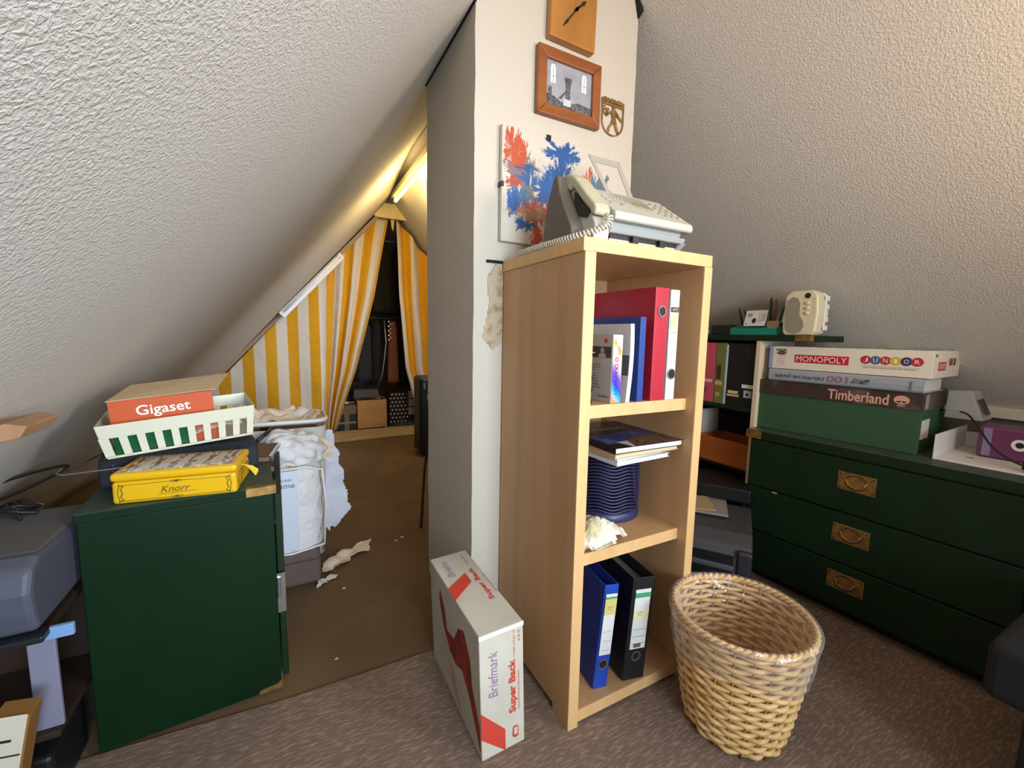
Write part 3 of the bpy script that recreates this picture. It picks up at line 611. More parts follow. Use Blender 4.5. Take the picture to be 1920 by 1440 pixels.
# ------------------------------------------------------------------ fax machine
M_fw = mat('fax_white', (190, 186, 174), .4); M_ft = mat('fax_taupe', (100, 90, 77), .5); M_fb = mat('fax_beige', (192, 181, 152), .42); M_fg = mat('fax_grey', (158, 164, 164), .45)
t = thing('fax_machine', 'beige corded fax telephone standing on top of the shelf unit', 'telephone', (.662, .862, ZT))
prof = [(.055, .0), (.03, .045), (.0, .062), (.0, .080), (.012, .088), (.132, .178), (.160, .176), (.200, .09), (.215, 0)]   # (y,z)
def sidep(x0, x1, p, m, nm, bev=.004):
    w = MB(); w.prism(p, x1-x0, fr((x0, 0, 0), (0, 1, 0), (0, 0, 1))); return w.build(nm, m, t, bev=bev, seg=3)
sidep(.085, .372, [(.0, .062), (-.004, .072), (.0, .083), (.010, .090), (.128, .176), (.150, .176), (.150, .062)], M_fw, 'control_panel', .006)
sidep(.09, .355, [(.034, .044), (.022, .066), (.15, .066), (.15, .044)], M_fg, 'middle_body', .003)
sidep(.085, .362, [(.020, .034), (.012, .047), (.16, .047), (.16, .034)], M_fg, 'tray_lip', .003)
sidep(.10, .35, [(.040, 0), (.036, .024), (.2, .024), (.2, 0)], M_fw, 'base', .002)
w = MB()
for x in (.17, .27): w.box(x, x+.02, .022, .04, .010, .034)
w.box(.10, .35, .034, .05, .024, .034); w.build('paper_guide', M_black, t)
sidep(.345, .365, [(.06, 0), (.012, .034), (.16, .034), (.16, 0)], M_fg, 'right_foot', .002)
sidep(.0, .045, [(.062, .0), (.070, .05), (.10, .10), (.128, .15), (.140, .195), (.158, .196), (.190, .13), (.205, .07), (.215, 0)], M_ft, 'side_cover', .006)
sidep(.04, .09, [(.03, .0), (.02, .05), (.05, .10), (.12, .165), (.15, .17), (.20, .08), (.215, 0)], M_fw, 'left_body', .005)
w = MB(); w.prism([(.03+.02*math.cos(a), .05+.012*math.sin(a)) for a in [k*math.pi/12 for k in range(24)]], .002, leftf(-.0008, .2, .06)); 
# handset: curved bar with ear and mouth pieces
w = MB(); P_ = [(.150, .198), (.128, .200), (.100, .182), (.070, .152), (.040, .120), (.012, .094), (.004, .078), (.012, .066), (.026, .070), (.036, .088), (.050, .098), (.080, .128), (.100, .150), (.112, .158), (.122, .152), (.135, .160), (.150, .180)]
w.prism(P_, .048, fr((.028, 0, .002), (0, 1, 0), (0, 0, 1))); w.build('handset', M_fb, t, bev=.007, seg=3)
w = MB(); w.prism([(.040,.086),(.052,.070),(.085,.080),(.11,.120),(.112,.15),(.100,.144),(.080,.122),(.058,.100)], .03, fr((.035, 0, 0), (0, 1, 0), (0, 0, 1))); w.build('handset_cradle', mat('cradle_dark', (52, 46, 40), .6), t, bev=.003)
Mf = fr((.085, .010, .0905), (1, 0, 0), (0, .118, .086)); pL = .146
w = MB()
for i in range(3):
    for j in range(4): w.ell(.215+i*.024, .025+j*.026, .0085, .0075, Mf, .003, 16)
for j in range(3): w.ell(.19, .03+j*.028, .006, .005, Mf, .003, 14)
w.ell(.035, .045, .015, .007, Mf, .003, 16); w.ell(.032, .068, .012, .005, Mf, .003, 16); w.ell(.03, .088, .010, .004, Mf, .003, 16); w.ell(.07, .045, .010, .008, Mf, .003, 16)
for k in range(8): w.ell(.055+(k % 4)*.014, .075+(k//4)*.022, .0045, .003, Mf, .002, 12)
w.build('key', mat('fax_key', (176, 168, 146), .45), t, bev=.0008)
w = MB(); w.prism([(.07,.125),(.10,.128),(.175,.122),(.19,.108),(.186,.090),(.176,.080),(.182,.060),(.172,.042),(.150,.038),(.128,.052),(.115,.075),(.095,.105)], .0022, Mf); w.build('display_recess', mat('fax_recess', (170, 158, 134), .4), t, bev=.001)
w = MB(); w.prism([(.118,.068),(.13,.052),(.15,.042),(.17,.045),(.178,.058),(.173,.078),(.15,.088),(.13,.085)], .0032, Mf); w.build('display', mat('fax_display', (150, 148, 112), .25), t)
# document support: flat grey plastic frame rising behind
w = MB(); pts = [(0, 0), (-.062, .135), (.058, .135), (.105, 0)]; inn = [(.020, .0), (-.040, .116), (.047, .116), (.086, 0)]
Ms = fr((.205, .165, .165), (1, 0, 0), (0, .25, 1))
for a in range(3): w.prism([pts[a], pts[a+1], inn[a+1], inn[a]], .003, Ms)
w.build('paper_support', mat('smoke_plastic', (176, 168, 158), .3, alpha=.8), t, bev=.0008)
# coiled cord
path = [Vector(p) for p in ((.070, .004, .070), (.062, -.004, .048), (.035, -.002, .030), (-.002, .025, .017), (-.022, .09, .0105), (-.028, .17, .010), (-.028, .25, .010), (-.020, .30, .010), (.03, .30, .010))]
def spl(P, n):
    out = []; P = [P[0]]+P+[P[-1]]
    for i in range(1, len(P)-2):
        for k in range(n):
            q = k/n; a, b, c, d = P[i-1:i+3]; out.append(.5*((2*b)+(c-a)*q+(2*a-5*b+4*c-d)*q*q+(3*b-a-3*c+d)*q**3))
    return out+[P[-1]]
base = spl(path, 60); hel = []; up = Vector((0, 0, 1)); ph_ = 0
for i, p in enumerate(base):
    tg = (base[min(i+1, len(base)-1)]-base[max(i-1, 0)]).normalized(); a = tg.orthogonal() if i == 0 else (a-tg*a.dot(tg)); a = a.normalized(); b2 = tg.cross(a)
    if i: ph_ += (base[i]-base[i-1]).length/.0088*2*math.pi
    hel.append((p, a.copy(), b2.copy(), ph_))
pts = []
for (p, a, b_2, q0), (p2, a2, b_3, q1) in zip(hel, hel[1:]):
    n = 5
    for k in range(n):
        f_ = k/n; q = q0+(q1-q0)*f_; pts.append(p.lerp(p2, f_)+(a*math.cos(q)+b_2*math.sin(q))*.0066)
MB().tube(pts, .0025, 5).build('coiled_cord', mat('cord_beige', (214, 206, 186), .45), t, smooth=True)

# ------------------------------------------------------------------ Super Back carton
t = thing('carton', 'white carton with red printing leaning against the foot of the pillar', 'box', (.393, .857, .0065), rot=(0, R(-2.2), R(0)))
bw, bd, bh = .122, .392, .343
M_ct = mat('carton_board', (206, 198, 180), .8, var=(6, (190, 180, 160), .35, .7)); M_rd = mat('carton_red', (206, 62, 46), .7)
MB().box(0, bw, 0, bd, 0, bh).build('carton_body', M_ct, t, bev=.0025)
MB().box(-.0008, bw+.0008, -.0012, 0, bh-.012, bh).build('flap_edge', mat('flap_white', (226, 222, 210), .8), t)
up_ = lambda x, z: fr((x, -.0004, z), (0, 0, 1), (-1, 0, 0))
MB().prism([(.0, .062), (.066, .0), (.066, .061), (.0, .135)], .0006, front(0, -.0004, 0)).build('red_stripe', M_rd, t)
text('Super Back', .150, .025, up_(.103, .098), M_rd, t, off=.03)
text('4 Stangen à 2,5 kg = 10', .075, .006, up_(.098, .252), M_rd, t)
text('Art. Nr. 101', .03, .006, up_(.112, .292), M_rd, t)
w = MB(); w.rect(.106, .10, .0012, .11, front(0, -.0004, 0)); Mh = up_(.104, .028); w.prism([(0,.0),(.026,.0),(.032,.008),(.030,.016),(.004,.018),(-.004,.010)], .0004, up_(.104, .026)); w.build('printed_mark', M_rd, t)
MB().rect(.004, .003, .02, .010, up_(.104, .028), .0009).build('mark_cutout', M_ct, t)
M_pur = mat('purple_pencil', (150, 120, 158), .8)
text('Briefmark', .125, .026, up_(.048, .165), M_pur, t, shear=.2)
Mt = fr((0, 0, bh+.0002), (0, -1, 0), (1, 0, 0))
Mt2 = fr((0, bd, bh+.0004), (0, 1, 0), (-1, 0, 0))
w = MB(); w.prism([(.0, -.235), (.072, -.175), (.072, -.125), (.0, -.175)], .0006, fr((0, bd*0, bh), (1, 0, 0), (0, 1, 0)) @ Matrix.Translation((0, .392+.0, 0))); w.build('red_stripe', M_rd, t)
text('Super Back', .17, .020, fr((.082, .115, bh), (0, 1, 0), (-1, 0, 0)) @ Matrix.Translation((0, -.022, 0)), M_rd, t, off=.03)
text('4 Stangen à 2,5 kg', .07, .006, fr((.100, .30, bh), (0, 1, 0), (-1, 0, 0)), M_rd, t)
text('Briefm', .09, .022, fr((.042, .265, bh), (0, 1, 0), (-1, 0, 0)), M_pur, t, shear=.2)
MB().rect(.116, .14, .0012, .1, topf(0, 0, bh)).build('printed_line', M_rd, t)
w = MB(); ml = leftf(-.0004, bd, 0)
w.prism([(.10,.30),(.14,.25),(.15,.20),(.21,.21),(.25,.27),(.29,.29),(.33,.24),(.34,.17),(.36,.13),(.385,.09),(.385,.02),(.36,.06),(.32,.12),(.27,.16),(.22,.14),(.17,.15),(.12,.2),(.09,.27)], .0006, ml); w.build('red_figure', mat('carton_red_dull', (170, 52, 34), .8, var=(24, (120, 44, 30), .4, .6)), t)
w = MB(); w.prism([(.16,.12),(.20,.11),(.24,.05),(.26,.02),(.22,.02),(.18,.06)], .0005, ml); w.build('pale_figure', mat('carton_pink', (190, 150, 124), .8), t)

# ------------------------------------------------------------------ wicker waste basket
t = thing('waste_basket', 'round woven wicker waste basket lined with clear plastic beside the shelf unit', 'basket', (1.068, .650, .007))
H_b = .325; rb, rt = .118, .168
NS = 24; rows = 22
M_wk = mat('wicker', (232, 192, 130), .55, var=(30, (204, 158, 94), .35, .7))
w = MB()
for k in range(rows):
    f_ = (k+.5)/rows; z = .008+f_*(H_b-.016); r = rb+(rt-rb)*f_**.85; n = NS*4
    pts = []
    for a in range(n):
        th = a*2*math.pi/n; pts.append(((r+.0058*math.cos(th*NS/2+math.pi*k))*math.cos(th), (r+.0058*math.cos(th*NS/2+math.pi*k))*math.sin(th), z+.0012*math.sin(th*5+k)))
    w.tube(pts, .0064, 6, closed=True)
w.build('woven_wall', M_wk, t, smooth=True)
w = MB()
for s in range(NS):
    th = (s+.0)*2*math.pi/NS; w.tube([((rb+(rt-rb)*(z/H_b)**.85)*math.cos(th), (rb+(rt-rb)*(z/H_b)**.85)*math.sin(th), z) for z in [H_b*q/8+.0001 for q in range(9)]], .0032, 5)
w.build('stakes', mat('wicker_dark', (176, 124, 66), .6), t, smooth=True)
w = MB()
for ph in (0, math.pi):
    n = 120; w.tube([((rt+.002+.005*math.cos(a*2*math.pi/n*30+ph))*math.cos(a*2*math.pi/n), (rt+.002+.005*math.cos(a*2*math.pi/n*30+ph))*math.sin(a*2*math.pi/n), H_b+.006*math.sin(a*2*math.pi/n*30+ph)) for a in range(n)], .0055, 6, closed=True)
w.build('braided_rim', M_wk, t, smooth=True)
MB().lathe([(rb-.002, .003), (rb-.002, .01)], 32).build('base', M_wk, t)
def film():
    m = bpy.data.materials.new('clear_film'); m.use_nodes = True; nt = m.node_tree
    g = nt.nodes.new('ShaderNodeBsdfGlossy'); g.inputs['Roughness'].default_value = .22; g.inputs['Color'].default_value = (.95, .96, 1, 1)
    d = nt.nodes.new('ShaderNodeBsdfDiffuse'); d.inputs[0].default_value = (.8, .8, .8, 1); tr = nt.nodes.new('ShaderNodeBsdfTransparent')
    a = nt.nodes.new('ShaderNodeMixShader'); a.inputs[0].default_value = .35; b = nt.nodes.new('ShaderNodeMixShader')
    fz = nt.nodes.new('ShaderNodeLayerWeight'); fz.inputs[0].default_value = .35
    tc = nt.nodes.new('ShaderNodeTexCoord'); n = nt.nodes.new('ShaderNodeTexNoise'); n.inputs['Scale'].default_value = 28; nt.links.new(tc.outputs['Object'], n.inputs['Vector'])
    bp = nt.nodes.new('ShaderNodeBump'); bp.inputs['Strength'].default_value = 1; bp.inputs['Distance'].default_value = .02; nt.links.new(n.outputs[0], bp.inputs['Height'])
    nt.links.new(bp.outputs[0], g.inputs['Normal']); nt.links.new(bp.outputs[0], fz.inputs['Normal'])
    nt.links.new(g.outputs[0], a.inputs[1]); nt.links.new(d.outputs[0], a.inputs[2])
    mr = nt.nodes.new('ShaderNodeMath'); mr.operation = 'MULTIPLY_ADD'; mr.inputs[1].default_value = .45; mr.inputs[2].default_value = .08
    nt.links.new(fz.outputs['Facing'], mr.inputs[0])
    nt.links.new(mr.outputs[0], b.inputs[0]); nt.links.new(tr.outputs[0], b.inputs[1]); nt.links.new(a.outputs[0], b.inputs[2])
    nt.links.new(b.outputs[0], nt.nodes['Material Output'].inputs[0]); return m
M_film = film()
w = MB(); n = 140
def fl(u, v):
    th = u*2*math.pi; k = v*3
    if k < 1: z = H_b-.10-.02*math.sin(th*3)-.015*nz(th*2, 0)+(.10)*k; r = rb+(rt-rb)*max(0, z/H_b)**.85+.016+.004*nz(th*9, z*30)
    elif k < 2: q = k-1; z = H_b+.012*math.sin(q*math.pi)+.003*nz(th*12, q*4); r = rt+.018-.026*q
    else: q = k-2; z = H_b-.27*q+.0; r = max(.09, rb+(rt-rb)*max(0, z/H_b)**.85-.012-.003*nz(th*8, z*20))
    return (r*math.cos(th), r*math.sin(th), z)
w.grid(n, 27, fl); w.build('plastic_liner', M_film, t, smooth=True)

# ------------------------------------------------------------------ green cabinet on the left
t = thing('cabinet', 'dark green lacquered cabinet on the left with brass corners and a door ajar', 'cabinet', (-.450, 1.303, .0), R(4.2))
cw, cdp, ch = .402, .54, .635
MB().box(0, cw, 0, cdp, .012, ch-.022).build('body', M_green, t, bev=.003)
MB().box(-.003, cw+.004, -.002, cdp, ch-.022, ch-.001).build('top_board', M_green, t, bev=.002)
MB().box(-.001, cw+.002, .0, cdp-.002, ch-.001, ch).build('worn_top', M_greent, t)
MB().box(.02, cw-.02, .02, cdp-.02, 0, .012).build('plinth', M_black, t)
w = MB(); w.box(cw-.065, cw+.0075, -.0065, -.0035, ch-.022, ch-.001); w.box(cw-.06, cw+.007, -.006, .012, ch-.001, ch+.001); w.box(cw+.0055, cw+.008, -.006, .05, ch-.022, ch); w.prism([(0,0),(.07,0),(.07,.012),(.045,.014),(.03,.03),(.0,.02)], .0012, topf(cw-.065, -.004, ch))
w.build('brass_corner', M_brass, t, bev=.001)
w = MB(); w.prism([(0,0),(.06,0),(.06,.026),(.045,.016),(.0,.012)], .0015, front(cw-.058, -.001, .012)); w.box(cw-.001, cw+.0015, 0, .04, .012, .06); w.build('brass_corner', M_brass, t)
for z0, z1, nm in ((.33, .60, 1), (.03, .31, 2)):
    d = MB().box(0, .018, 0, .50, z0, z1, Matrix.Translation((cw+.003, .02, 0)) @ Matrix.Rotation(R(-3.0 if nm == 1 else -1.5), 4, 'Z')).build('door', M_greend, t, bev=.002)
    MB().box(cw+.020, cw+.024, .06, .13, (z0+z1)/2-.022, (z0+z1)/2+.022).build('brass_pull', M_brass, d, bev=.001)
w = MB(); w.cyl((cw+.004, -.004, .30), (cw+.004, -.004, .36), .005, 12); w.box(cw-.001, cw+.02, -.003, .0, .25, .37); w.build('hinge', M_steel, t)

# yellow tin
t = thing('biscuit_tin', 'yellow lidded tin with a tassel at the front of the green cabinet', 'tin', (-.392, 1.336, ch+.001), R(-6))
tw, td, thh = .262, .168, .078
M_yel = mat('yellow_enamel', (226, 176, 16), .35)
MB().box(0, tw, 0, td, 0, .056).build('tin_body', M_yel, t, bev=.008, seg=3)
MB().box(-.002, tw+.002, -.002, td+.002, .057, thh).build('lid', M_yel, t, bev=.008, seg=3)
MB().rect(.014, .012, tw-.028, td-.026, topf(0, 0, thh)).build('lid_picture', mat('lid_photo', (150, 110, 90), .22, var=(26, (226, 214, 200), .45, .58, (4, 1, 1))), t)
w = MB(); [w.rect(.040+.040*k, .02, .018, td-.045, topf(0, 0, thh+.0006)) for k in range(5)]; w.build('pale_stripe', mat('lid_pale', (214, 202, 178), .25), t)
w = MB(); Mf_ = front(0, -.0006, 0)
def arc(w, pts, r=.0007, M=Mf_): w.tube([M @ Vector((x, y, 0)) for x, y in pts], r, 5)
arc(w, [(.014, .008), (.07, .008), (.13, .0065), (.19, .008), (.248, .008)]); arc(w, [(.014, .048), (.07, .048), (.13, .0495), (.19, .048), (.248, .048)])
for x, s in ((.014, 1), (.248, -1)):
    arc(w, [(x, .006), (x+s*.010, .012), (x+s*.004, .018), (x+s*.008, .028), (x+s*.004, .038), (x+s*.010, .044), (x, .050)], .0012); arc(w, [(x+s*.002, .006), (x-s*.002, .028), (x+s*.002, .05)], .0009)
for y in (.008, .0485): w.ring(.131, y, .013, .0028, .001, Mf_, .0006); w.ell(.131, y, .004, .0018, Mf_, .0006)
Mr_ = rightf(tw+.0006, 0, 0)
arc(w, [(.03, .008), (.14, .008), (.15, .028), (.14, .048), (.03, .048), (.02, .028), (.03, .008)], .0008, Mr_); arc(w, [(.04, .012), (.06, .02), (.05, .03), (.06, .04)], .001, Mr_)
w.build('ornament', mat('ornament_ink', (92, 74, 22), .6), t)
text('Knorr', .062, .017, front(.098, -.0006, .021), mat('ornament_ink', (0, 0, 0)), t, shear=.35)
w = MB(); w.tube([Mf_ @ Vector((x, y, 0)) for x, y in ((.092, .017), (.13, .018), (.172, .020))], .0006, 5); w.build('underline', mat('ornament_ink', (0, 0, 0)), t)
w = MB()
for k in range(14): w.tube([(tw+.002, .05, .062), (tw+.012, .045-.002*k*.2, .064), (tw+.03, .03+.0022*k, .050+.0007*((k*5) % 7)), (tw+.042, .022+.0028*k, .036+.0015*((k*3) % 5))], .0012, 4)
w.build('tassel', mat('tassel_yellow', (240, 216, 60), .8), t)

# black bag, rod, notebook, papers, basket, box
M_bag = mat('padded_black', (34, 38, 44), .8, bump=(24, .4, .01))
t = thing('black_case', 'rolled black padded case lying under the ivory basket', 'case', (-.455, 1.47, ch), R(10))
w = MB(); prof_ = [(0, .0), (.02, -.004), (.2, -.002), (.23, .02), (.23, .06), (.20, .078), (.03, .082), (0, .06)]
w.prism(prof_, .37, fr((0, 0, .004), (0, 1, 0), (0, 0, 1))); w.build('body', M_bag, t, bev=.012, seg=3)
MB().tube([(.37, .03, .078), (.40, .05, .095), (.42, .10, .10), (.40, .16, .09)], .007).build('strap', M_black, t, smooth=True)
w = MB(); [w.box(x, x+.003, -.001, .0, .01, .07) for x in (.03, .07)]; w.build('seam', mat('seam_grey', (70, 74, 80), .7), t)
t = thing('metal_rod', 'thin bent metal rod lying across the front of the black case', 'rod', (-.5, 1.44, ch+.06))
MB().tube([(-.02, .03, .012), (-.03, .02, .002), (-.01, .0, .002), (.12, -.012, .01), (.24, -.01, .018)], .0024, 6).build('rod', M_steel, t, smooth=True)
MB().tube([(-.01, .02, .006), (.02, .05, .02), (.07, .09, .045)], .002, 6).build('hook', M_black, t, smooth=True)
t = thing('notebook', 'brown spiral notebook lying at the right rear of the cabinet top', 'notebook', (-.15, 1.60, ch+.001), R(-8))
MB().box(0, .085, 0, .20, 0, .014).build('cover', mat('notebook_brown', (116, 90, 72), .7), t, bev=.001)
w = MB()
for k in range(14): w.tube([(.085+.007*math.cos(a), .012+k*.0135, .010+.008*math.sin(a)) for a in [q*math.pi/4 for q in range(8)]], .0010, 4, closed=True)
w.build('spiral', M_steel, t)
M_iv = mat('ivory_plastic', (212, 210, 186), .4)
t = thing('plastic_basket', 'ivory slotted plastic basket on the black case', 'basket', (-.420, 1.432, ch+.094), rot=(R(2), R(-4.5), R(9)))
LW, LD, LH = .325, .225, .092
def ixy(z): e = .012*z/LH; return -e, LW+e, -e, LD+e
w = MB(); w.box(0, LW, 0, LD, 0, .003); w.build('bottom', M_iv, t)
def band(z0, z1, th_=.003, o_=0):
    w = MB(); a0 = ixy(z0); a1 = ixy(z1)
    for (p, q) in (((0, 2), (1, 2)), ((1, 2), (1, 3)), ((1, 3), (0, 3)), ((0, 3), (0, 2))):
        P0 = Vector((a0[p[0]], a0[p[1]], z0)); P1 = Vector((a0[q[0]], a0[q[1]], z0)); P2 = Vector((a1[q[0]], a1[q[1]], z1)); P3 = Vector((a1[p[0]], a1[p[1]], z1))
        n_ = (P1-P0).cross(P3-P0).normalized(); w.hexa([P0+n_*o_, P1+n_*o_, P1-n_*th_, P0-n_*th_], [P3+n_*o_, P2+n_*o_, P2-n_*th_, P3-n_*th_])
    return w
band(.056, LH, .003, .001).build('rim_band', M_iv, t, bev=.001); band(0, .006).build('lower_band', M_iv, t)
w = MB(); NN = 10
def slat(P0, P1, P2, P3):
    n_ = (P1-P0).cross(P3-P0).normalized()*.0025; w.hexa([P0, P1, P1-n_, P0-n_], [P3, P2, P2-n_, P3-n_])
a0 = ixy(.004); a1 = ixy(.058)
for k in range(NN):
    s0 = k/(NN-1)*(1-.05); s1 = s0+.05
    for yy in (2, 3):
        slat(*[Vector((a[0]+(a[1]-a[0])*s_, a[yy], z)) for a, s_, z in ((a0, s0, .004), (a0, s1, .004), (a1, s1, .058), (a1, s0, .058))])
for k in range(7):
    s0 = k/6*(1-.07); s1 = s0+.07
    for xx in (0, 1): slat(*[Vector((a[xx], a[2]+(a[3]-a[2])*s_, z)) for a, s_, z in ((a0, s0, .004), (a0, s1, .004), (a1, s1, .058), (a1, s0, .058))])
w.build('slats', M_iv, t)
b_par = t
t = thing('green_bottle', 'row of green tinted containers lying inside the ivory basket', 'bottle', (-.412, 1.442, ch+.100), rot=(R(2), R(-4.5), R(9)))
MB().box(.005, .165, .0, .02, 0, .048).build('glass', mat('green_glass', (20, 84, 44), .2), t, bev=.004)
MB().box(.005, .165, .0, .02, .048, .055).build('cap_band', mat('grey_cap', (150, 150, 160), .4), t, bev=.001)
o = MB().sheet([(0,0),(.16,.0),(.165,.05),(.06,.06),(-.01,.04)], .01, lambda x, y: .012+.018*math.sin(x*11)*1+.006*nz(x*30, y*30), fr((-.285, 1.478, ch+.116), (.98, .16, .08), (-.15, 1, .3))).build('paper_bag', M_paper, solid=.002)
tag(o, 'crumpled white paper inside the ivory basket', 'paper')
t = thing('phone_box', 'orange telephone carton with an open tan lid inside the ivory basket', 'box', (-.412, 1.470, ch+.100), rot=(R(2), R(-4.5), R(8)))
M_or = mat('orange_card', (196, 78, 12), .55)
GW, GD, GH = .226, .14, .140
w = MB(); w.box(0, GW, 0, .003, 0, GH); w.box(0, GW, GD-.003, GD, 0, GH); w.box(0, .003, .003, GD-.003, 0, GH); w.box(GW-.003, GW, .003, GD-.003, 0, GH); w.box(0, GW, 0, GD, -.001, 0); w.build('carton_body', M_or, t)
MB().hexa([(-.002,-.006,GH+.001),(GW+.012,-.006,GH+.003),(GW+.05,.12,GH+.030),(.04,.12,GH+.022)], [(-.002,-.006,GH+.003),(GW+.012,-.006,GH+.005),(GW+.05,.12,GH+.032),(.04,.12,GH+.024)]).build('lid', mat('tan_card', (196, 168, 128), .85), t)
text('Gigaset', .118, .036, front(.054, -.0004, .086), M_white, t, off=.012)
MB().rect(.0, .03, .10, .035, rightf(GW+.0002, .01, .05)).build('side_panel', mat('pink_card', (220, 140, 112), .6), t)
MB().rect(.025, .08, .006, .04, rightf(GW+.0006, 0, 0)).build('side_mark', M_paper, t)

# ------------------------------------------------------------------ hamper, bedding bag, papers beyond the cabinet
t = thing('footstool', 'grey-brown upholstered footstool on the brown floor beneath the bedding bag', 'stool', (-.16, 1.875, 0), R(0))
MB().box(0, .255, 0, .24, .004, .155).build('cushion', mat('taupe_cloth', (104, 88, 80), .95, bump=(120, .5, .004)), t, bev=.02, seg=3)
w = MB(); w.tube([(.006, -.003, .115), (.25, -.003, .115)], .003, 6); w.build('piping', mat('taupe_dark', (84, 70, 64), .9), t)
M_quilt = mat('white_quilt', (226, 224, 222), .85, bump=(22, .9, .02))
t = thing('bedding_bag', 'clear bag holding a white quilt standing right of the green cabinet', 'bag', (-.15, 1.87, .156), R(0))
w = MB()
def qf(u, v):
    a = u*2*math.pi; zz = v*.36; rx = .135*(1-.12*abs(v-.45)); ry = .115
    c, s = math.cos(a), math.sin(a); k = (abs(c)**3+abs(s)**3)**(-1/3); bl = 1+.045*nz(c*3, s*3, v*7)+.03*math.sin(v*22)*abs(c)
    return (.135+rx*c*k*bl*(1 if v < .97 else .6), .12+ry*s*k*bl*(1 if v < .97 else .6), zz)
w.grid(44, 26, qf); w.f.append(tuple(i for i in range(44))[::-1]); w.f.append(tuple(26*45+i for i in range(44))); w.build('quilt', M_quilt, t, smooth=True)
w = MB(); [w.tube([(.005+.004, -.004, .01), (.005, -.004, .18), (.01, -.004, .35)], .0035, 6), w.tube([(.262, .0, .02), (.272, .0, .2), (.262, .0, .345), (.2, -.005, .365), (.08, -.008, .36), (.01, -.004, .35)], .004, 6), w.tube([(.01, -.004, .012), (.14, -.006, .004), (.262, .0, .02)], .004, 6)]
w.build('piping', mat('white_piping', (236, 236, 238), .5), t, smooth=True)
MB().box(.0, .17, -.010, -.006, .03, .355).build('card_insert', mat('insert_blue_white', (212, 220, 232), .5), t)
text('BALINEA', .05, .009, front(.100, -.0105, .315), M_ink, t); text('time', .062, .020, front(.096, -.0105, .286), mat('grey_ink', (80, 80, 84), .7), t)
t = thing('laundry_hamper', 'white plastic hamper behind the bedding bag filled with torn paper', 'hamper', (-.19, 2.12, 0))
w = MB(); hw, hd, hh = .34, .26, .66
def rr(z, e=0, r=.05):
    pts = []
    for cx, cy, a0_ in ((hw-r, hd-r, 0), (r, hd-r, 90), (r, r, 180), (hw-r, r, 270)):
        for k in range(6): a = R(a0_+k*18); pts.append((cx+(r+e)*math.cos(a), cy+(r+e)*math.sin(a), z))
    return pts
n = 24; vs = rr(.0, -.02)+rr(hh-.03, 0); w.add(vs, [(i, (i+1) % n, (i+1) % n+n, i+n) for i in range(n)]); w.build('hamper_wall', mat('hamper_white', (222, 216, 208), .5), t, solid=.003, smooth=True)
MB().tube(rr(hh, .004), .010, 8, closed=True).build('rim', mat('hamper_rim', (238, 234, 230), .4), t, smooth=True)
MB().box(.02, hw-.02, .02, hd-.02, .0, .6).build('lining', mat('brown_lining', (120, 84, 60), .8), t, bev=.02)
M_torn = mat('torn_wallpaper', (232, 214, 190), .85, var=(16, (238, 226, 208), .4, .6)); M_tornw = mat('torn_wallpaper_white', (226, 226, 234), .85, var=(14, (212, 212, 224), .4, .65))
o = MB().sheet([(0,0),(.10,-.02),(.22,.0),(.31,.03),(.30,.14),(.26,.19),(.20,.22),(.12,.20),(.02,.22),(-.02,.1)], .008, lambda x, y: .03*math.sin(x*19+1)*math.sin(y*16)+.05*abs(nz(x*14, y*14))+.02, fr((-.18, 2.13, .635), (1, 0, 0), (0, 1, .12))).build('torn_wallpaper', M_torn, solid=.0015)
tag(o, 'crumpled beige torn wallpaper heaped in the white hamper', 'wallpaper')
o = MB().sheet([(.0,.0),(.06,-.14),(.14,-.16),(.15,-.06),(.23,-.11),(.26,-.02),(.20,.03),(.08,.05)], .007, lambda x, y: .02*math.sin(x*20)+.012*nz(x*20, y*20), fr((-.08, 2.02, .60), (1, .1, -.05), (0, .75, .65))).build('torn_wallpaper', M_torn, solid=.0015)
tag(o, 'folded beige wallpaper strip hanging over the front rim of the hamper', 'wallpaper')
# white pillow bulge on top of bedding bag
w = MB()
def pf(u, v):
    a = u*2*math.pi; b_ = (v-.5)*math.pi; cc = (abs(math.cos(b_)))**.55; k = 1+.16*nz(math.cos(a)*2.2, math.sin(a)*2.2, b_*2)+.05*math.sin(a*7+b_*5); return (.125*cc*math.cos(a)*k, .085*cc*math.sin(a)*k, .062*math.sin(b_)*k)
w.grid(60, 28, pf); o = w.build('pillow', M_quilt, smooth=True); o.location = (.005, 1.975, .575); o.rotation_euler = (R(18), R(12), 0)
tag(o, 'soft white pillow squeezed on top of the bedding bag', 'pillow')
o = MB().sheet([(.0,.57),(.06,.585),(.075,.54),(.07,.50),(.095,.46),(.09,.40),(.115,.36),(.11,.30),(.13,.24),(.125,.20),(.145,.17),(.11,.13),(.06,.075),(.04,.09),(.035,.06),(.012,.10),(.0,.3)], .006, lambda x, y: .01*math.sin(y*14)+.006*nz(x*25, y*18), fr((.125, 2.24, .0), (1, .05, 0), (0, .06, 1))).build('torn_wallpaper', M_tornw, solid=.0015)
tag(o, 'long white torn wallpaper sheet hanging down the right side of the hamper', 'wallpaper')
def scrap(pts, m, label, amp=.01):
    o = MB().sheet(pts, .005, lambda x, y: .004+amp*abs(nz(x*12, y*12, 4)), topf(0, 0, 0)).build('paper_scrap', m, solid=.001); tag(o, label, 'paper', 'torn paper scraps on the brown floor'); return o
scrap([(.104,1.94),(.11,2.02),(.17,2.08),(.21,2.12),(.25,2.115),(.28,2.16),(.35,2.175),(.33,2.12),(.325,2.06),(.28,2.05),(.23,2.03),(.22,1.98),(.16,1.97),(.12,1.93)], M_torn, 'large beige torn wallpaper piece lying flat on the brown floor', .022)
scrap([(.075,1.835),(.085,1.90),(.105,1.89),(.12,1.86),(.10,1.85)], M_tornw, 'small white torn paper standing by the footstool', .03)
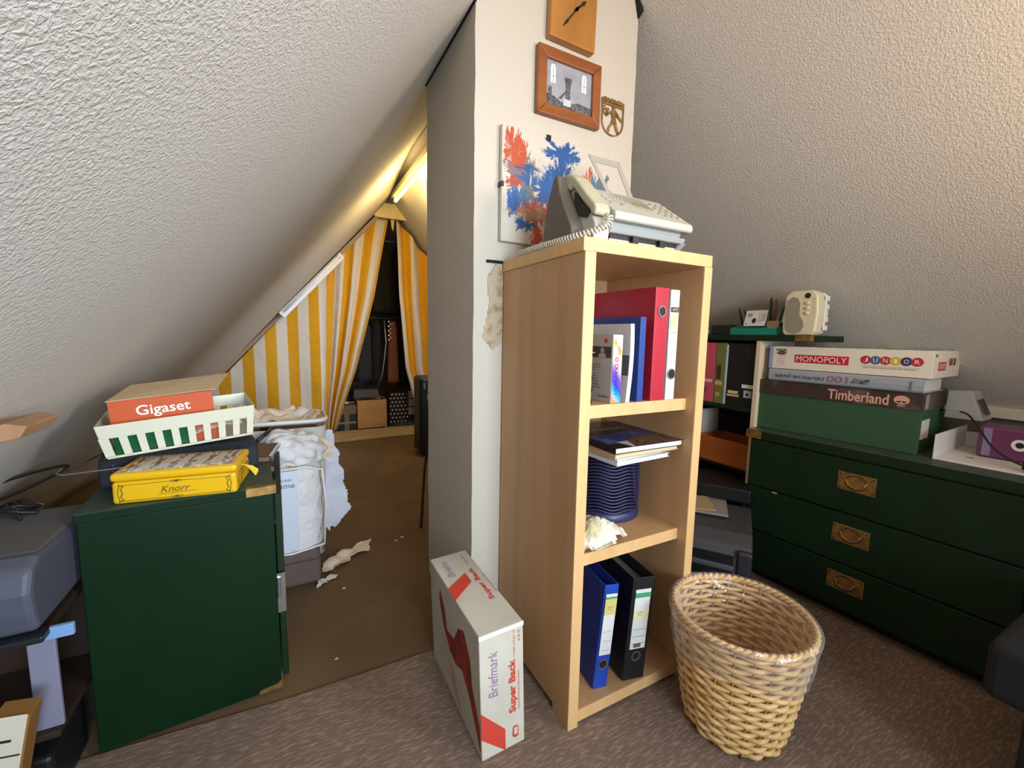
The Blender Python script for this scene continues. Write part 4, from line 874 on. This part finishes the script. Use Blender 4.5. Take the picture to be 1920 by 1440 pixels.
scrap([(.11,1.885),(.13,1.91),(.16,1.90),(.155,1.88),(.125,1.87)], M_torn, 'small beige torn paper beside the footstool corner', .01)
for k, (x, y, s, lb) in enumerate(((.49, 2.12, .012, 'tiny pale paper crumb on the brown floor near the thin stand'), (.455, 2.10, .010, 'tiny pale paper crumb on the brown floor left of the thin stand'), (.17, 1.78, .008, 'tiny white crumb on the brown floor in front of the footstool'), (.22, 3.0, .010, 'tiny white crumb far out on the brown floor near the curtain'), (.10, 1.38, .006, 'tiny white crumb near the carpet edge beside the cabinet'))):
    scrap([(x, y), (x+s*1.6, y+s*.4), (x+s*1.4, y+s*1.3), (x+s*.2, y+s)], M_tornw, lb, .004)

# ------------------------------------------------------------------ printer corner on the left
M_pg = mat('printer_grey', (78, 80, 92), .55); M_pt = mat('printer_top_grey', (92, 88, 86), .6)
t = thing('printer', 'dark grey printer with a rounded front left of the green cabinet', 'printer', (-.462, 1.14, .4575))
w = MB(); w.prism([(0, 0), (-.012, .045), (-.018, .09), (0, .135), (.03, .15), (.34, .135), (.34, 0)], .25, fr((-.25, 0, 0), (0, 1, 0), (0, 0, 1))); w.build('body', M_pg, t, bev=.012, seg=3)
MB().box(-.24, -.01, .05, .33, .134, .150).build('top_cover', M_pt, t, bev=.004)
MB().box(-.25, .012, -.022, .02, -.014, -.001).build('paper_tray', mat('tray_black', (26, 30, 34), .4), t, bev=.003)
t = thing('side_table', 'low dark brown wooden table under the dark grey printer', 'table', (-.85, 1.16, 0))
w_ = wood('dark_brown_wood', (52, 34, 24), (42, 27, 19), .6, 14)
MB().box(0, .385, 0, .30, .425, .443).build('tabletop', w_, t, bev=.002)
MB().box(0, .385, .02, .30, .185, .20).build('lower_shelf', w_, t, bev=.002)
MB().box(.0, .385, .29, .30, .0, .425).build('back_panel', w_, t)
for x in (0, .36):
    for y in ((.02, .262) if x == 0 else (.262,)): MB().box(x, x+.025, y, y+.025, 0, .425).build('leg', w_, t, bev=.001)
o = MB().box(-.60, -.415, 1.147, 1.158, .43, .456).build('plastic_strip', mat('pale_blue', (120, 158, 204), .5), bev=.002)
tag(o, 'pale blue plastic strip along the table edge under the printer', 'strip')
o = MB().box(-.507, -.463, 1.195, 1.205, .2005, .424).build('ruler', mat('shaded_lilac_white', (128, 126, 146), .6), bev=.002)  # white slat; the shade under the printer is put into its colour
tag(o, 'narrow pale slat standing in the dark space under the printer', 'slat')
o = MB().box(-.63, -.49, 1.20, 1.38, .001, .13).build('dark_box', M_black, bev=.01)
tag(o, 'black box on the floor in the shadow beneath the table', 'box')
o = MB().tube([(-.62, 1.15, .16), (-.56, 1.14, .165), (-.50, 1.15, .14), (-.49, 1.16, .09), (-.47, 1.17, .06)], .0035).build('cable', mat('beige_cable', (150, 128, 104), .6), smooth=True)
tag(o, 'beige cable hanging in front of the black box under the table', 'cable')
t = thing('magazine_file', 'tall white magazine file with black marks at the bottom left', 'file', (-.578, 1.08, .008), rot=(R(0), R(11), R(0)))
MB().box(-.002, .052, .0, .05, 0, .332).build('sleeve', mat('ochre_board', (140, 98, 44), .7), t, bev=.002)
MB().box(.0, .049, -.0015, .0, .004, .336).build('spine_card', mat('spine_white', (206, 196, 178), .7), t, bev=.001)
w = MB(); w.rect(.014, .285, .018, .005, front(0, -.0018, 0)); w.rect(.001, .255, .046, .003, front(0, -.0018, 0)); w.build('spine_mark', M_ink, t)
t = thing('wooden_board', 'light brown wooden board end jutting in at the left edge', 'board', (-.50, 1.0, .86), rot=(0, R(-12), 0))
MB().prism([(0, 0), (.10, .0), (.115, .018), (.09, .030), (0, .030)], .12, fr((0, .12, 0), (1, 0, 0), (0, 0, 1))).build('plank', wood('board_wood', (170, 132, 96), (150, 110, 76), .6), t, bev=.003)
o = MB().tube(spl([Vector(p) for p in ((-.74, 1.50, .62), (-.70, 1.60, .648), (-.655, 1.76, .640), (-.63, 1.82, .628), (-.655, 1.74, .612), (-.70, 1.58, .606), (-.74, 1.45, .61))], 10), .0045, 6).build('power_cord', M_black, smooth=True)
tag(o, 'black cable loop lying against the left slope above the printer', 'cable')
w = MB()
rq = random.Random(3)
for k in range(9): w.tube([(-.66+rq.uniform(-.03, .02), 1.44+rq.uniform(-.04, .08), .612), (-.62+rq.uniform(-.03, .02), 1.46+rq.uniform(-.04, .06), .625), (-.58+rq.uniform(-.02, .02), 1.44+rq.uniform(-.05, .05), .612)], .004, 5)
o = w.build('cable_bundle', M_black, smooth=True); tag(o, 'tangled bundle of black cables lying on the printer', 'cable')

# ------------------------------------------------------------------ chest of drawers on the right
TC = R(-86.4)
t = thing('chest_of_drawers', 'wide dark green chest of drawers with three brass recessed pulls', 'chest', (1.805, 1.125, .0), TC)
CW, CD, CH = .83, .50, .675
MB().box(0, CW, .012, CD, .05, CH-.035).build('body', M_greend, t, bev=.002)
MB().box(-.012, CW+.012, -.004, CD, CH-.035, CH).build('top_board', M_greent, t, bev=.003)
MB().box(-.0125, CW+.0125, -.0055, -.004, CH-.034, CH-.001).build('top_edging', M_greend, t)
MB().box(.02, CW-.02, .05, CD-.02, .006, .05).build('plinth', M_black, t)
for z0, z1 in ((.055, .228), (.235, .425), (.432, .632)):
    d = MB().box(.012, CW-.012, -.004, .012, z0, z1).build('drawer', M_greend, t, bev=.0025)
    zc_ = (z0+z1)/2+.02; xc = .400
    MB().box(xc-.058, xc+.058, -.0065, -.003, zc_-.034, zc_+.034).build('pull_plate', M_brass, d, bev=.001)
    w = MB(); w.ring(xc, zc_, .034, .028, .004, front(0, -.0068, 0), .0008)
    for sx_ in (-.05, .05):
        for sz in (-.026, .026): w.ell(xc+sx_, zc_+sz, .0035, .0035, front(0, -.0068, 0), .0008, 10)
    w.build('pull_groove', mat('brass_dark', (96, 66, 36), .5, .5), d)
    MB().tube([(xc-.032, -.0075, zc_+.008), (xc-.024, -.0085, zc_-.012), (xc, -.009, zc_-.022), (xc+.024, -.0085, zc_-.012), (xc+.032, -.0075, zc_+.008)], .0028, 6).build('pull_ring', M_brass, d, smooth=True)
w = MB(); w.box(-.014, .05, -.0075, -.004, CH-.035, CH-.002); w.box(-.0145, -.012, -.006, .06, CH-.035, CH-.002); w.box(-.013, .035, -.006, .03, CH-.001, CH+.001); w.build('brass_corner', M_brass, t, bev=.001)
w = MB(); w.prism([(0,0),(.062,0),(.052,.016),(.030,.026),(.022,.05),(.008,.066),(0,.066)], .0018, front(.0, -.0046, .052)); w.build('brass_corner', M_brass, t)
w = MB(); w.prism([(0,0),(-.062,0),(-.052,.016),(-.030,.026),(-.022,.05),(-.008,.066),(0,.066)], .0018, front(CW, -.0046, .052)); w.build('brass_corner', M_brass, t)
w = MB(); w.rect(.115, .422, .02, .004, front(0, -.0044, 0)); w.rect(.33, CH-.001, .0, .0, front(0, 0, 0)) if False else None; w.build('paint_chip', mat('chip_cream', (206, 196, 160), .8), t)

# stack on the chest
TS = R(-84)
SX, SY = 1.885, 1.155
t = thing('shoe_box', 'large green shoe box with a brown marbled lid at the bottom of the stack', 'box', (SX, SY, CH+.001), TS)
MB().box(.003, .548, .004, .31, 0, .165).build('box_body', mat('box_green', (48, 84, 54), .7), t, bev=.002)
MB().box(0, .552, 0, .314, .155, .218).build('lid', mat('marbled_brown', (64, 48, 44), .5, var=(9, (140, 122, 110), .5, .85)), t, bev=.002)
M_pk = mat('salmon_ink', (222, 166, 140), .7)
text('Timberland', .190, .040, front(.268, -.0004, .164), M_pk, t, off=.02)
w = MB(); w.ell(.493, .188, .022, .016, front(0, -.0002, 0), .0006); w.rect(.4915, .166, .003, .012, front(0, -.0002, 0)); w.rect(.482, .166, .022, .003, front(0, -.0002, 0)); w.build('tree_logo', M_pk, t)
w = MB(); w.prism([(.478,.183),(.491,.185),(.491,.179),(.482,.178)], .0005, front(0, -.0008, 0)); w.prism([(.508,.183),(.495,.185),(.495,.179),(.504,.178)], .0005, front(0, -.0008, 0)); w.build('logo_cutout', mat('logo_dark', (58, 42, 38), .6), t)
w = MB(); w.rect(.02, .05, .10, .07, rightf(.5485, 0, 0)); w.build('end_label', M_paper, t)
MB().rect(.018, .162, .04, .05, rightf(.5525, 0, 0)).build('end_mark', mat('end_grey', (160, 150, 140), .7), t)
t = thing('book', 'thick silver-grey hardback lying upside down beneath the board game', 'book', (SX-.0, SY-.045, CH+.220), R(-85))
w = MB(); w.box(0, .505, -.0, .24, 0, .003); w.box(0, .505, 0, .24, .047, .05); w.prism([(0,.0),(-.006,.006),(-.008,.025),(-.006,.044),(0,.05),(.003,.05),(.003,0)], .505, fr((.505, 0, 0), (0, 1, 0), (0, 0, 1)) @ Matrix.Scale(-1, 4, (0, 0, 1)) if False else fr((0, 0, 0), (0, 1, 0), (0, 0, 1)))
w.build('cover', mat('silver_cover', (158, 164, 172), .4), t)
MB().box(.004, .498, .004, .235, .003, .047).build('pages', M_paper, t)
Mb_ = lambda x, z, ww, hh_: flip(front(x, -.0088, z), ww, hh_)
text('DEUTSCHE JAHRE', .185, .017, Mb_(.026, .016, .185, .017), mat('grey_ink', (0, 0, 0)), t, off=.012)
text('100', .068, .026, Mb_(.222, .012, .068, .026), mat('mauve_ink', (150, 106, 112), .7), t)
text('Chronik', .034, .011, fr((.476, -.0088, .006), (0, 0, 1), (-1, 0, 0)), M_ink, t)
w = MB(); w.prism([(.30,.016),(.35,.014),(.358,.034),(.33,.03),(.31,.036)], .0004, front(0, -.0084, 0)); w.build('spine_picture', mat('spine_grey', (120, 122, 128), .6, var=(60, (60, 60, 66), .45, .6)), t)
t = thing('board_game', 'white board game box on top of the stack beside the speaker', 'game box', (SX+.004, SY-.050, CH+.272), R(-85.5))
GM = .515
MB().box(0, GM, 0, .325, 0, .095).build('box_lid', mat('game_cream', (232, 222, 204), .5), t, bev=.0012)
MB().box(.012, GM-.004, .001, .323, .0945, .0965).build('top_picture', mat('game_top', (72, 120, 96), .4, var=(30, (200, 204, 210), .4, .6)), t)
MB().rect(.0, .0, .014, .095, front(-.014, .001, 0)).build('blue_edge', mat('lilac', (150, 164, 214), .6), t)
M_gr = mat('game_red', (200, 32, 40), .5)
MB().rect(.088, .030, .190, .033, front(0, -.0004, 0)).build('red_bar', M_gr, t)
text('MONOPOLY', .178, .023, front(.094, -.001, .035), M_white, t)
text('PARKER', .042, .011, front(.014, -.0004, .074), M_ink, t, off=.03)
w = MB(); [w.ring(.036, .067, .020-.005*k, .007-.0018*k, .002, front(0, -.0004, 0)) for k in range(3)]; w.build('swirl', M_ink, t)
w = MB(); [w.rect(.018, .022+.010*k, .034, .002, front(0, -.0004, 0)) for k in range(4)]; w.rect(.012, .012, .044, .0008, front(0, -.0004, 0)); w.build('small_print', mat('print_pink', (196, 140, 132), .7), t)
cols = ((190, 36, 60), (70, 96, 140), (176, 60, 50), (216, 180, 50), (60, 50, 110), (186, 40, 60))
for k, (c_, l_) in enumerate(zip(cols, 'JUNIOR')):
    MB().ell(.330+k*.029, .055, .0165, .0155, front(0, -.0004-.00005*k, 0), .0006).build('letter_disc', mat('disc%d' % k, c_, .5), t)
    text(l_, .007 if l_ == 'I' else .013, .015, front(.3235+k*.029+(.003 if l_ == 'I' else 0), -.0013, .0475), M_white, t)
MB().rect(.318, .032, .165, .0008, front(0, -.0004, 0)).build('rule_line', M_ink, t)
text('Das Monopoly-Spiel für Kinder', .15, .005, front(.326, -.0004, .024), M_ink, t)
Mr2 = lambda y, z: rightf(GM+.0003, y, z)
MB().rect(.06, .026, .09, .03, Mr2(0, 0)).build('red_bar', M_gr, t); text('MONOPOLY', .084, .021, rightf(GM+.0012, .063, .030), M_white, t)
for k, c_ in enumerate(cols): MB().ell(.19+k*.014, .055, .0075, .014, rightf(GM+.0003, 0, 0), .0006).build('letter_disc', mat('disc%d' % k, c_, .5), t)
text('PARKER', .024, .010, rightf(GM+.0006, .015, .074), M_ink, t, off=.03)
# clear-plastic pack leaning behind the shoe box
t = thing('blister_pack', 'clear plastic pack with a dark label on the end of the shoe box', 'package', (2.16, .615, CH+.12), R(-84))
MB().hexa([(0,0,0),(.10,0,0),(.11,.10,0),(.01,.10,0)], [(.0,.02,.10),(.06,.02,.105),(.07,.10,.105),(.01,.10,.10)]).build('shell', mat('clear_shell', (190, 190, 188), .15, alpha=.55), t, bev=.004)
MB().rect(.01, .01, .07, .06, fr((.108, .01, .01), (-.0, 1, 0), (-.4, 0, 1))).build('insert', mat('insert_dark', (58, 58, 60), .6), t)
# white tray with purple case
t = thing('white_tray', 'shallow white tray on the right end of the chest top', 'tray', (1.935, .565, CH+.001), R(-86.4))
w = MB(); w.box(0, .265, 0, .36, 0, .006); w.box(0, .005, 0, .36, .006, .085); w.box(.005, .265, .354, .36, .006, .06); w.build('tray_shell', mat('tray_white', (232, 226, 220), .55), t, bev=.001)
MB().rect(.06, .10, .018, .012, topf(0, 0, .006)).build('stain', mat('stain_brown', (130, 100, 70), .8), t)
t = thing('purple_case', 'purple plastic case with a round white dial in the white tray', 'case', (2.10, .505, CH+.01), R(-84))
MB().box(0, .20, 0, .12, 0, .105).build('shell', mat('purple_plastic', (112, 52, 92), .4), t, bev=.006)
MB().box(.012, .032, -.002, .0, .006, .10).build('grip_strip', mat('lilac_grey', (140, 124, 160), .4), t)
MB().ring(.095, .055, .019, .019, .009, front(0, -.001, 0), .002).build('dial', M_white, t); MB().ell(.095, .055, .009, .009, front(0, -.0005, 0), .002).build('dial_centre', M_black, t)
o = MB().tube(spl([Vector(p) for p in ((2.20, .64, CH+.14), (2.16, .56, CH+.145), (2.07, .50, CH+.11), (2.02, .45, CH+.06), (1.985, .40, CH+.035), (1.98, .36, CH+.022))], 8), .003, 6).build('cable', M_black, smooth=True)
tag(o, 'thin black cable running across the white tray to the right edge', 'cable')
o = MB().sheet([(0,0),(.03,.0),(.05,.03),(.03,.04),(0,.03)], .006, lambda x, y: .01+.004*nz(x*30, y*30), topf(1.96, .335, CH+.012)).build('cable_plug', M_black, solid=.02)
tag(o, 'small dark cable plug lying on the white tray at the right picture edge', 'plug')

# ------------------------------------------------------------------ green hutch behind the chest
t = thing('hutch', 'dark green open shelf hutch behind the chest with a cream end panel', 'shelf', (1.862, 1.80, 0), R(-90))
HL = .85
MB().box(0, HL, 0, .27, 1.064, 1.090).build('top_board', M_greend, t, bev=.002)
MB().box(0, .632, .012, .27, .733, .752).build('shelf_board', M_greend, t, bev=.002)
MB().box(0, .632, .05, .27, .43, .45).build('shelf_board', M_black, t, bev=.002)
MB().box(.632, .650, .004, .27, 0, 1.064).build('end_panel', mat('cream_panel', (222, 206, 176), .6), t)
MB().box(0, .018, .004, .27, 0, 1.064).build('end_panel', M_greend, t)
MB().box(.018, .632, .26, .27, 0, 1.064).build('back_panel', mat('dark_back', (30, 26, 24), .8), t)
w = MB(); w.box(HL-.055, HL+.0015, -.0015, 0, 1.066, 1.089); w.box(HL, HL+.0015, 0, .03, 1.066, 1.089); w.build('brass_corner', M_brass, t)
def hb(label, y, w_, rgb, h=.298, seq=()):
    t = thing('ring_binder', label, 'binder', (1.884, y, .7525), R(-90), 'binders on the hutch shelf'); m = mat('bd_%d_%d_%d' % rgb, rgb, .5)
    MB().box(0, w_, 0, .21, 0, h).build('cover', m, t, bev=.0015)
    for nm, c, x, z, ww, hh_ in seq: MB().rect(x, z, ww, hh_, front(0, -.0004, 0), .0008).build(nm, mat(nm+'%d' % c[0], c, .7), t)
    return t
hb('pink ring binder at the left end of the hutch shelf', 1.462, .078, (208, 84, 104), seq=(('label_strip', (226, 200, 190), .004, .100, .066, .014), ('sticker', (130, 90, 96), .02, .045, .026, .03)))
hb('olive green ring binder right of the pink one', 1.380, .052, (120, 122, 66), seq=(('label_strip', (214, 180, 96), .004, .09, .038, .02), ('dark_sticker', (70, 50, 26), .010, .12, .022, .07), ('cap', (190, 170, 110), .012, .035, .02, .018)))
hb('thin pale blue folder between the olive and black binders', 1.326, .010, (176, 212, 228), .29)
hb('black ring binder with a cream label near the shelf edge', 1.313, .074, (26, 22, 22), seq=(('cream_label', (220, 200, 150), .010, .058, .052, .014), ('cream_lower', (206, 180, 130), .006, .044, .062, .010)))
hb('black ring binder with white label and round sticker at the right end', 1.236, .070, (24, 24, 24), seq=(('white_label', (230, 226, 220), .002, .090, .064, .017), ('round_sticker', (180, 190, 200), .014, .046, .038, .034), ('sticker_mark', (60, 60, 66), .025, .055, .012, .012)))
t = thing('wooden_tray', 'orange-brown wooden letter tray on the low hutch shelf', 'tray', (1.885, 1.46, .4505), R(-90))
M_ob = wood('orange_wood', (176, 96, 40), (150, 78, 30), .45, 12, (.2, 1, 1))
w = MB(); w.box(0, .32, 0, .01, 0, .125); w.box(0, .32, .19, .20, 0, .125); w.box(0, .01, .01, .19, 0, .125); w.box(.31, .32, .01, .19, 0, .125); w.box(0, .32, 0, .2, -.0004, .006); w.build('tray_box', M_ob, t, bev=.001)
# on the hutch top
t = thing('radio', 'cream baby monitor style loudspeaker standing at the end of the hutch top', 'speaker', (1.872, 1.070, 1.0905), R(-88))
M_sc = mat('cream_plastic', (222, 210, 176), .45)
w = MB(); w.prism([(.012, .0), (.118, 0), (.128, .015), (.134, .09), (.128, .165), (.110, .182), (.028, .182), (.006, .165), (.0, .06), (.004, .012)], .055, fr((0, .055, 0), (1, 0, 0), (0, 0, 1))); w.build('front_shell', M_sc, t, bev=.008, seg=3)
w = MB(); w.prism([(.014, .004), (.116, .004), (.13, .09), (.118, .176), (.03, .176), (.006, .09)], .048, fr((0, .102, 0), (1, 0, 0), (0, 0, 1)))
w.build('back_shell', mat('pale_plastic', (228, 228, 222), .5), t, bev=.012, seg=3)
w = MB(); w.box(.118, .132, .062, .07, .02, .165); [w.box(.118, .1325, .062, .095, z, z+.022) for z in (.02, .055, .105, .14)]; w.build('side_rib', mat('pale_plastic', (0, 0, 0)), t, bev=.004)
w = MB(); w.prism([(.014,.03),(.024,.012),(.052,.006),(.076,.014),(.086,.038),(.080,.062),(.066,.085),(.066,.13),(.056,.152),(.036,.158),(.018,.146),(.010,.11)], .0012, front(0, -.0004, 0)); w.build('grille', mat('grille_grey', (150, 140, 124), .8, bump=(700, .6, .001)), t)
MB().ell(.092, .160, .011, .011, front(0, -.0004, 0), .0008).build('port_hole', M_black, t)
w = MB()
for z in (.090, .110, .130): w.lathe([(.009, 0), (.009, .003), (.005, .006)], 16, front(.094, -.0002, z), sx=1.2, sy=.8)
w.build('button', M_sc, t, smooth=True)
w = MB(); [w.rect(.114, z, .006, .0012, front(0, -.0004, 0)) for z in (.092, .112, .132, .146)]; w.build('marks', M_ink, t)
t = thing('desk_organiser', 'teal plastic desk organiser full of pens beside the cream speaker', 'organiser', (1.882, 1.315, 1.0905), R(-88))
M_te = mat('teal_plastic', (28, 132, 112), .4)
w = MB(); w.box(0, .215, 0, .004, 0, .030); w.box(0, .215, .12, .124, 0, .058); w.box(0, .215, .004, .12, 0, .004)
for x in (0, .145, .150, .211): w.prism([(0, 0), (0, .03), (.12, .056), (.12, 0)], .004, fr((x, .002, 0), (0, 1, 0), (0, 0, 1)))
w.box(0, .15, .05, .054, 0, .045); w.build('organiser_body', M_te, t, bev=.001)
def pen(label, x, y, dx, dy, L, m, r=.004, name='pen', cat='pen'):
    t2 = thing(name, label, cat, (x, y, 1.097), 0, 'pens and brushes in the teal organiser'); MB().tube([(0, 0, 0), (dx, dy, L*.9), (dx*1.1, dy*1.1, L)], [r, r, r*.3], 8).build('barrel', m, t2, smooth=True)
pen('black pen leaning left in the teal organiser', 1.95, 1.285, 0, .035, .125, M_black); pen('dark blue pen leaning left behind the first black pen', 1.96, 1.268, 0, .03, .115, mat('pen_blue', (30, 34, 60), .4))
pen('wooden-handled brush standing tallest in the teal organiser', 1.95, 1.150, 0, -.002, .155, mat('brush_wood', (124, 92, 56), .6), .007, 'brush', 'brush'); pen('dark marker standing beside the brush', 1.955, 1.165, 0, .008, .165, mat('marker_dark', (66, 50, 40), .5), .006, 'marker', 'marker')
pen('black pen leaning right toward the speaker', 1.945, 1.135, 0, -.025, .12, M_black); pen('thin black pencil leaning furthest right in the organiser', 1.95, 1.13, 0, -.038, .11, M_black, .003, 'pencil', 'pencil')
t = thing('card', 'white printed card propped in the teal organiser', 'card', (1.90, 1.262, 1.132), rot=(R(-18), 0, R(-88)))
MB().box(0, .098, 0, .002, 0, .075).build('card_sheet', M_paper, t)
w = MB(); w.ell(.045, .025, .009, .013, front(0, -.0004, 0)); w.build('picture', M_ink, t)
w = MB(); [w.rect(.010, .045+.006*k, .022, .003, front(0, -.0004, 0)) for k in range(3)]; [w.rect(.060, .018+.008*k, .02, .0015, front(0, -.0004, 0)) for k in range(6)]; w.build('print', mat('print_grey', (0, 0, 0)), t)
w = MB(); [w.rect(.084, .025+.007*k, .006, .004, front(0, -.0004, 0)) for k in range(5)]; w.rect(.006, .008, .008, .005, front(0, -.0004, 0)); w.build('red_print', mat('red_ink', (0, 0, 0)), t)
t = thing('notepad', 'small beige note block behind the printed card in the organiser', 'note block', (1.925, 1.17, 1.10), rot=(R(-8), 0, R(-88)))
MB().box(0, .05, 0, .012, 0, .055).build('sheets', mat('beige_notes', (206, 184, 140), .7), t); 
o = MB().box(1.885, 1.96, 1.318, 1.42, 1.0905, 1.138).build('black_box', M_black, bev=.004); tag(o, 'small black box lying left of the teal organiser', 'box')
t = thing('figurine', 'tiny round bottle with a light blue cap beside the shelf unit edge', 'bottle', (1.90, 1.455, 1.0905))
MB().lathe([(.014, 0), (.018, .006), (.017, .022), (.010, .028)], 18).build('body', mat('glass_grey', (150, 160, 160), .2), t, smooth=True)
MB().lathe([(.010, .028), (.015, .034), (.014, .046), (.006, .052)], 18).build('cap', mat('sky_blue', (90, 140, 190), .4), t, smooth=True)

# ------------------------------------------------------------------ dark printer between shelf unit and chest
t = thing('laser_printer', 'dark grey laser printer on the floor between the shelf unit and the chest', 'printer', (1.30, 1.185, .007), R(-56))
w = MB(); w.prism([(0, 0), (-.004, .05), (.0, .22), (.02, .275), (.08, .305), (.36, .320), (.36, 0)], .42, fr((-.06, 0, 0), (0, 1, 0), (0, 0, 1))); w.build('body', mat('laser_grey', (70, 66, 70), .5), t, bev=.012, seg=3)
for z in (.06, .125, .185): MB().box(-.04, .30, -.012, .004, z, z+.022).build('front_slat', mat('laser_slat', (84, 82, 88), .45), t, bev=.006)
for z in (.084, .150, .210): MB().box(-.04, .30, -.0055, .004, z, z+.033).build('front_recess', M_black, t)
MB().box(.31, .36, -.012, .02, .0, .27).build('corner_column', mat('laser_dark', (52, 50, 56), .4), t, bev=.01, seg=3)
o = MB().box(0, .22, 0, .16, 0, .006).build('yellow_paper', mat('yellowed_paper', (176, 158, 112), .8)); o.location = (1.42, 1.25, .34); o.rotation_euler = (0, 0, R(-40))
tag(o, 'yellowed sheet lying on the dark laser printer', 'paper')
o = MB().box(0, .3, 0, .22, 0, .01).build('white_paper', mat('dim_paper', (150, 140, 130), .8)); o.location = (1.42, 1.30, .328); o.rotation_euler = (0, 0, R(-52))
tag(o, 'pile of pale sheets under the yellowed sheet on the laser printer', 'paper')
o = MB().box(0, .32, 0, .24, 0, .06).build('black_device', M_black, bev=.006); o.location = (1.62, 1.36, .345); o.rotation_euler = (0, 0, R(-60))
tag(o, 'flat black device on the printer below the wooden tray', 'device')
w = MB(); w.box(0, .02, 0, .3, .0, .25)
o = w.build('white_board', mat('dim_board', (190, 184, 176), .7)); o.location = (1.80, 1.60, .4505)
o.location = (1.885, 1.49, .4505); o.rotation_euler = (0, 0, R(-90)); o.scale = (1, .6, 1)
tag(o, 'upright white panel left of the wooden letter tray', 'panel')
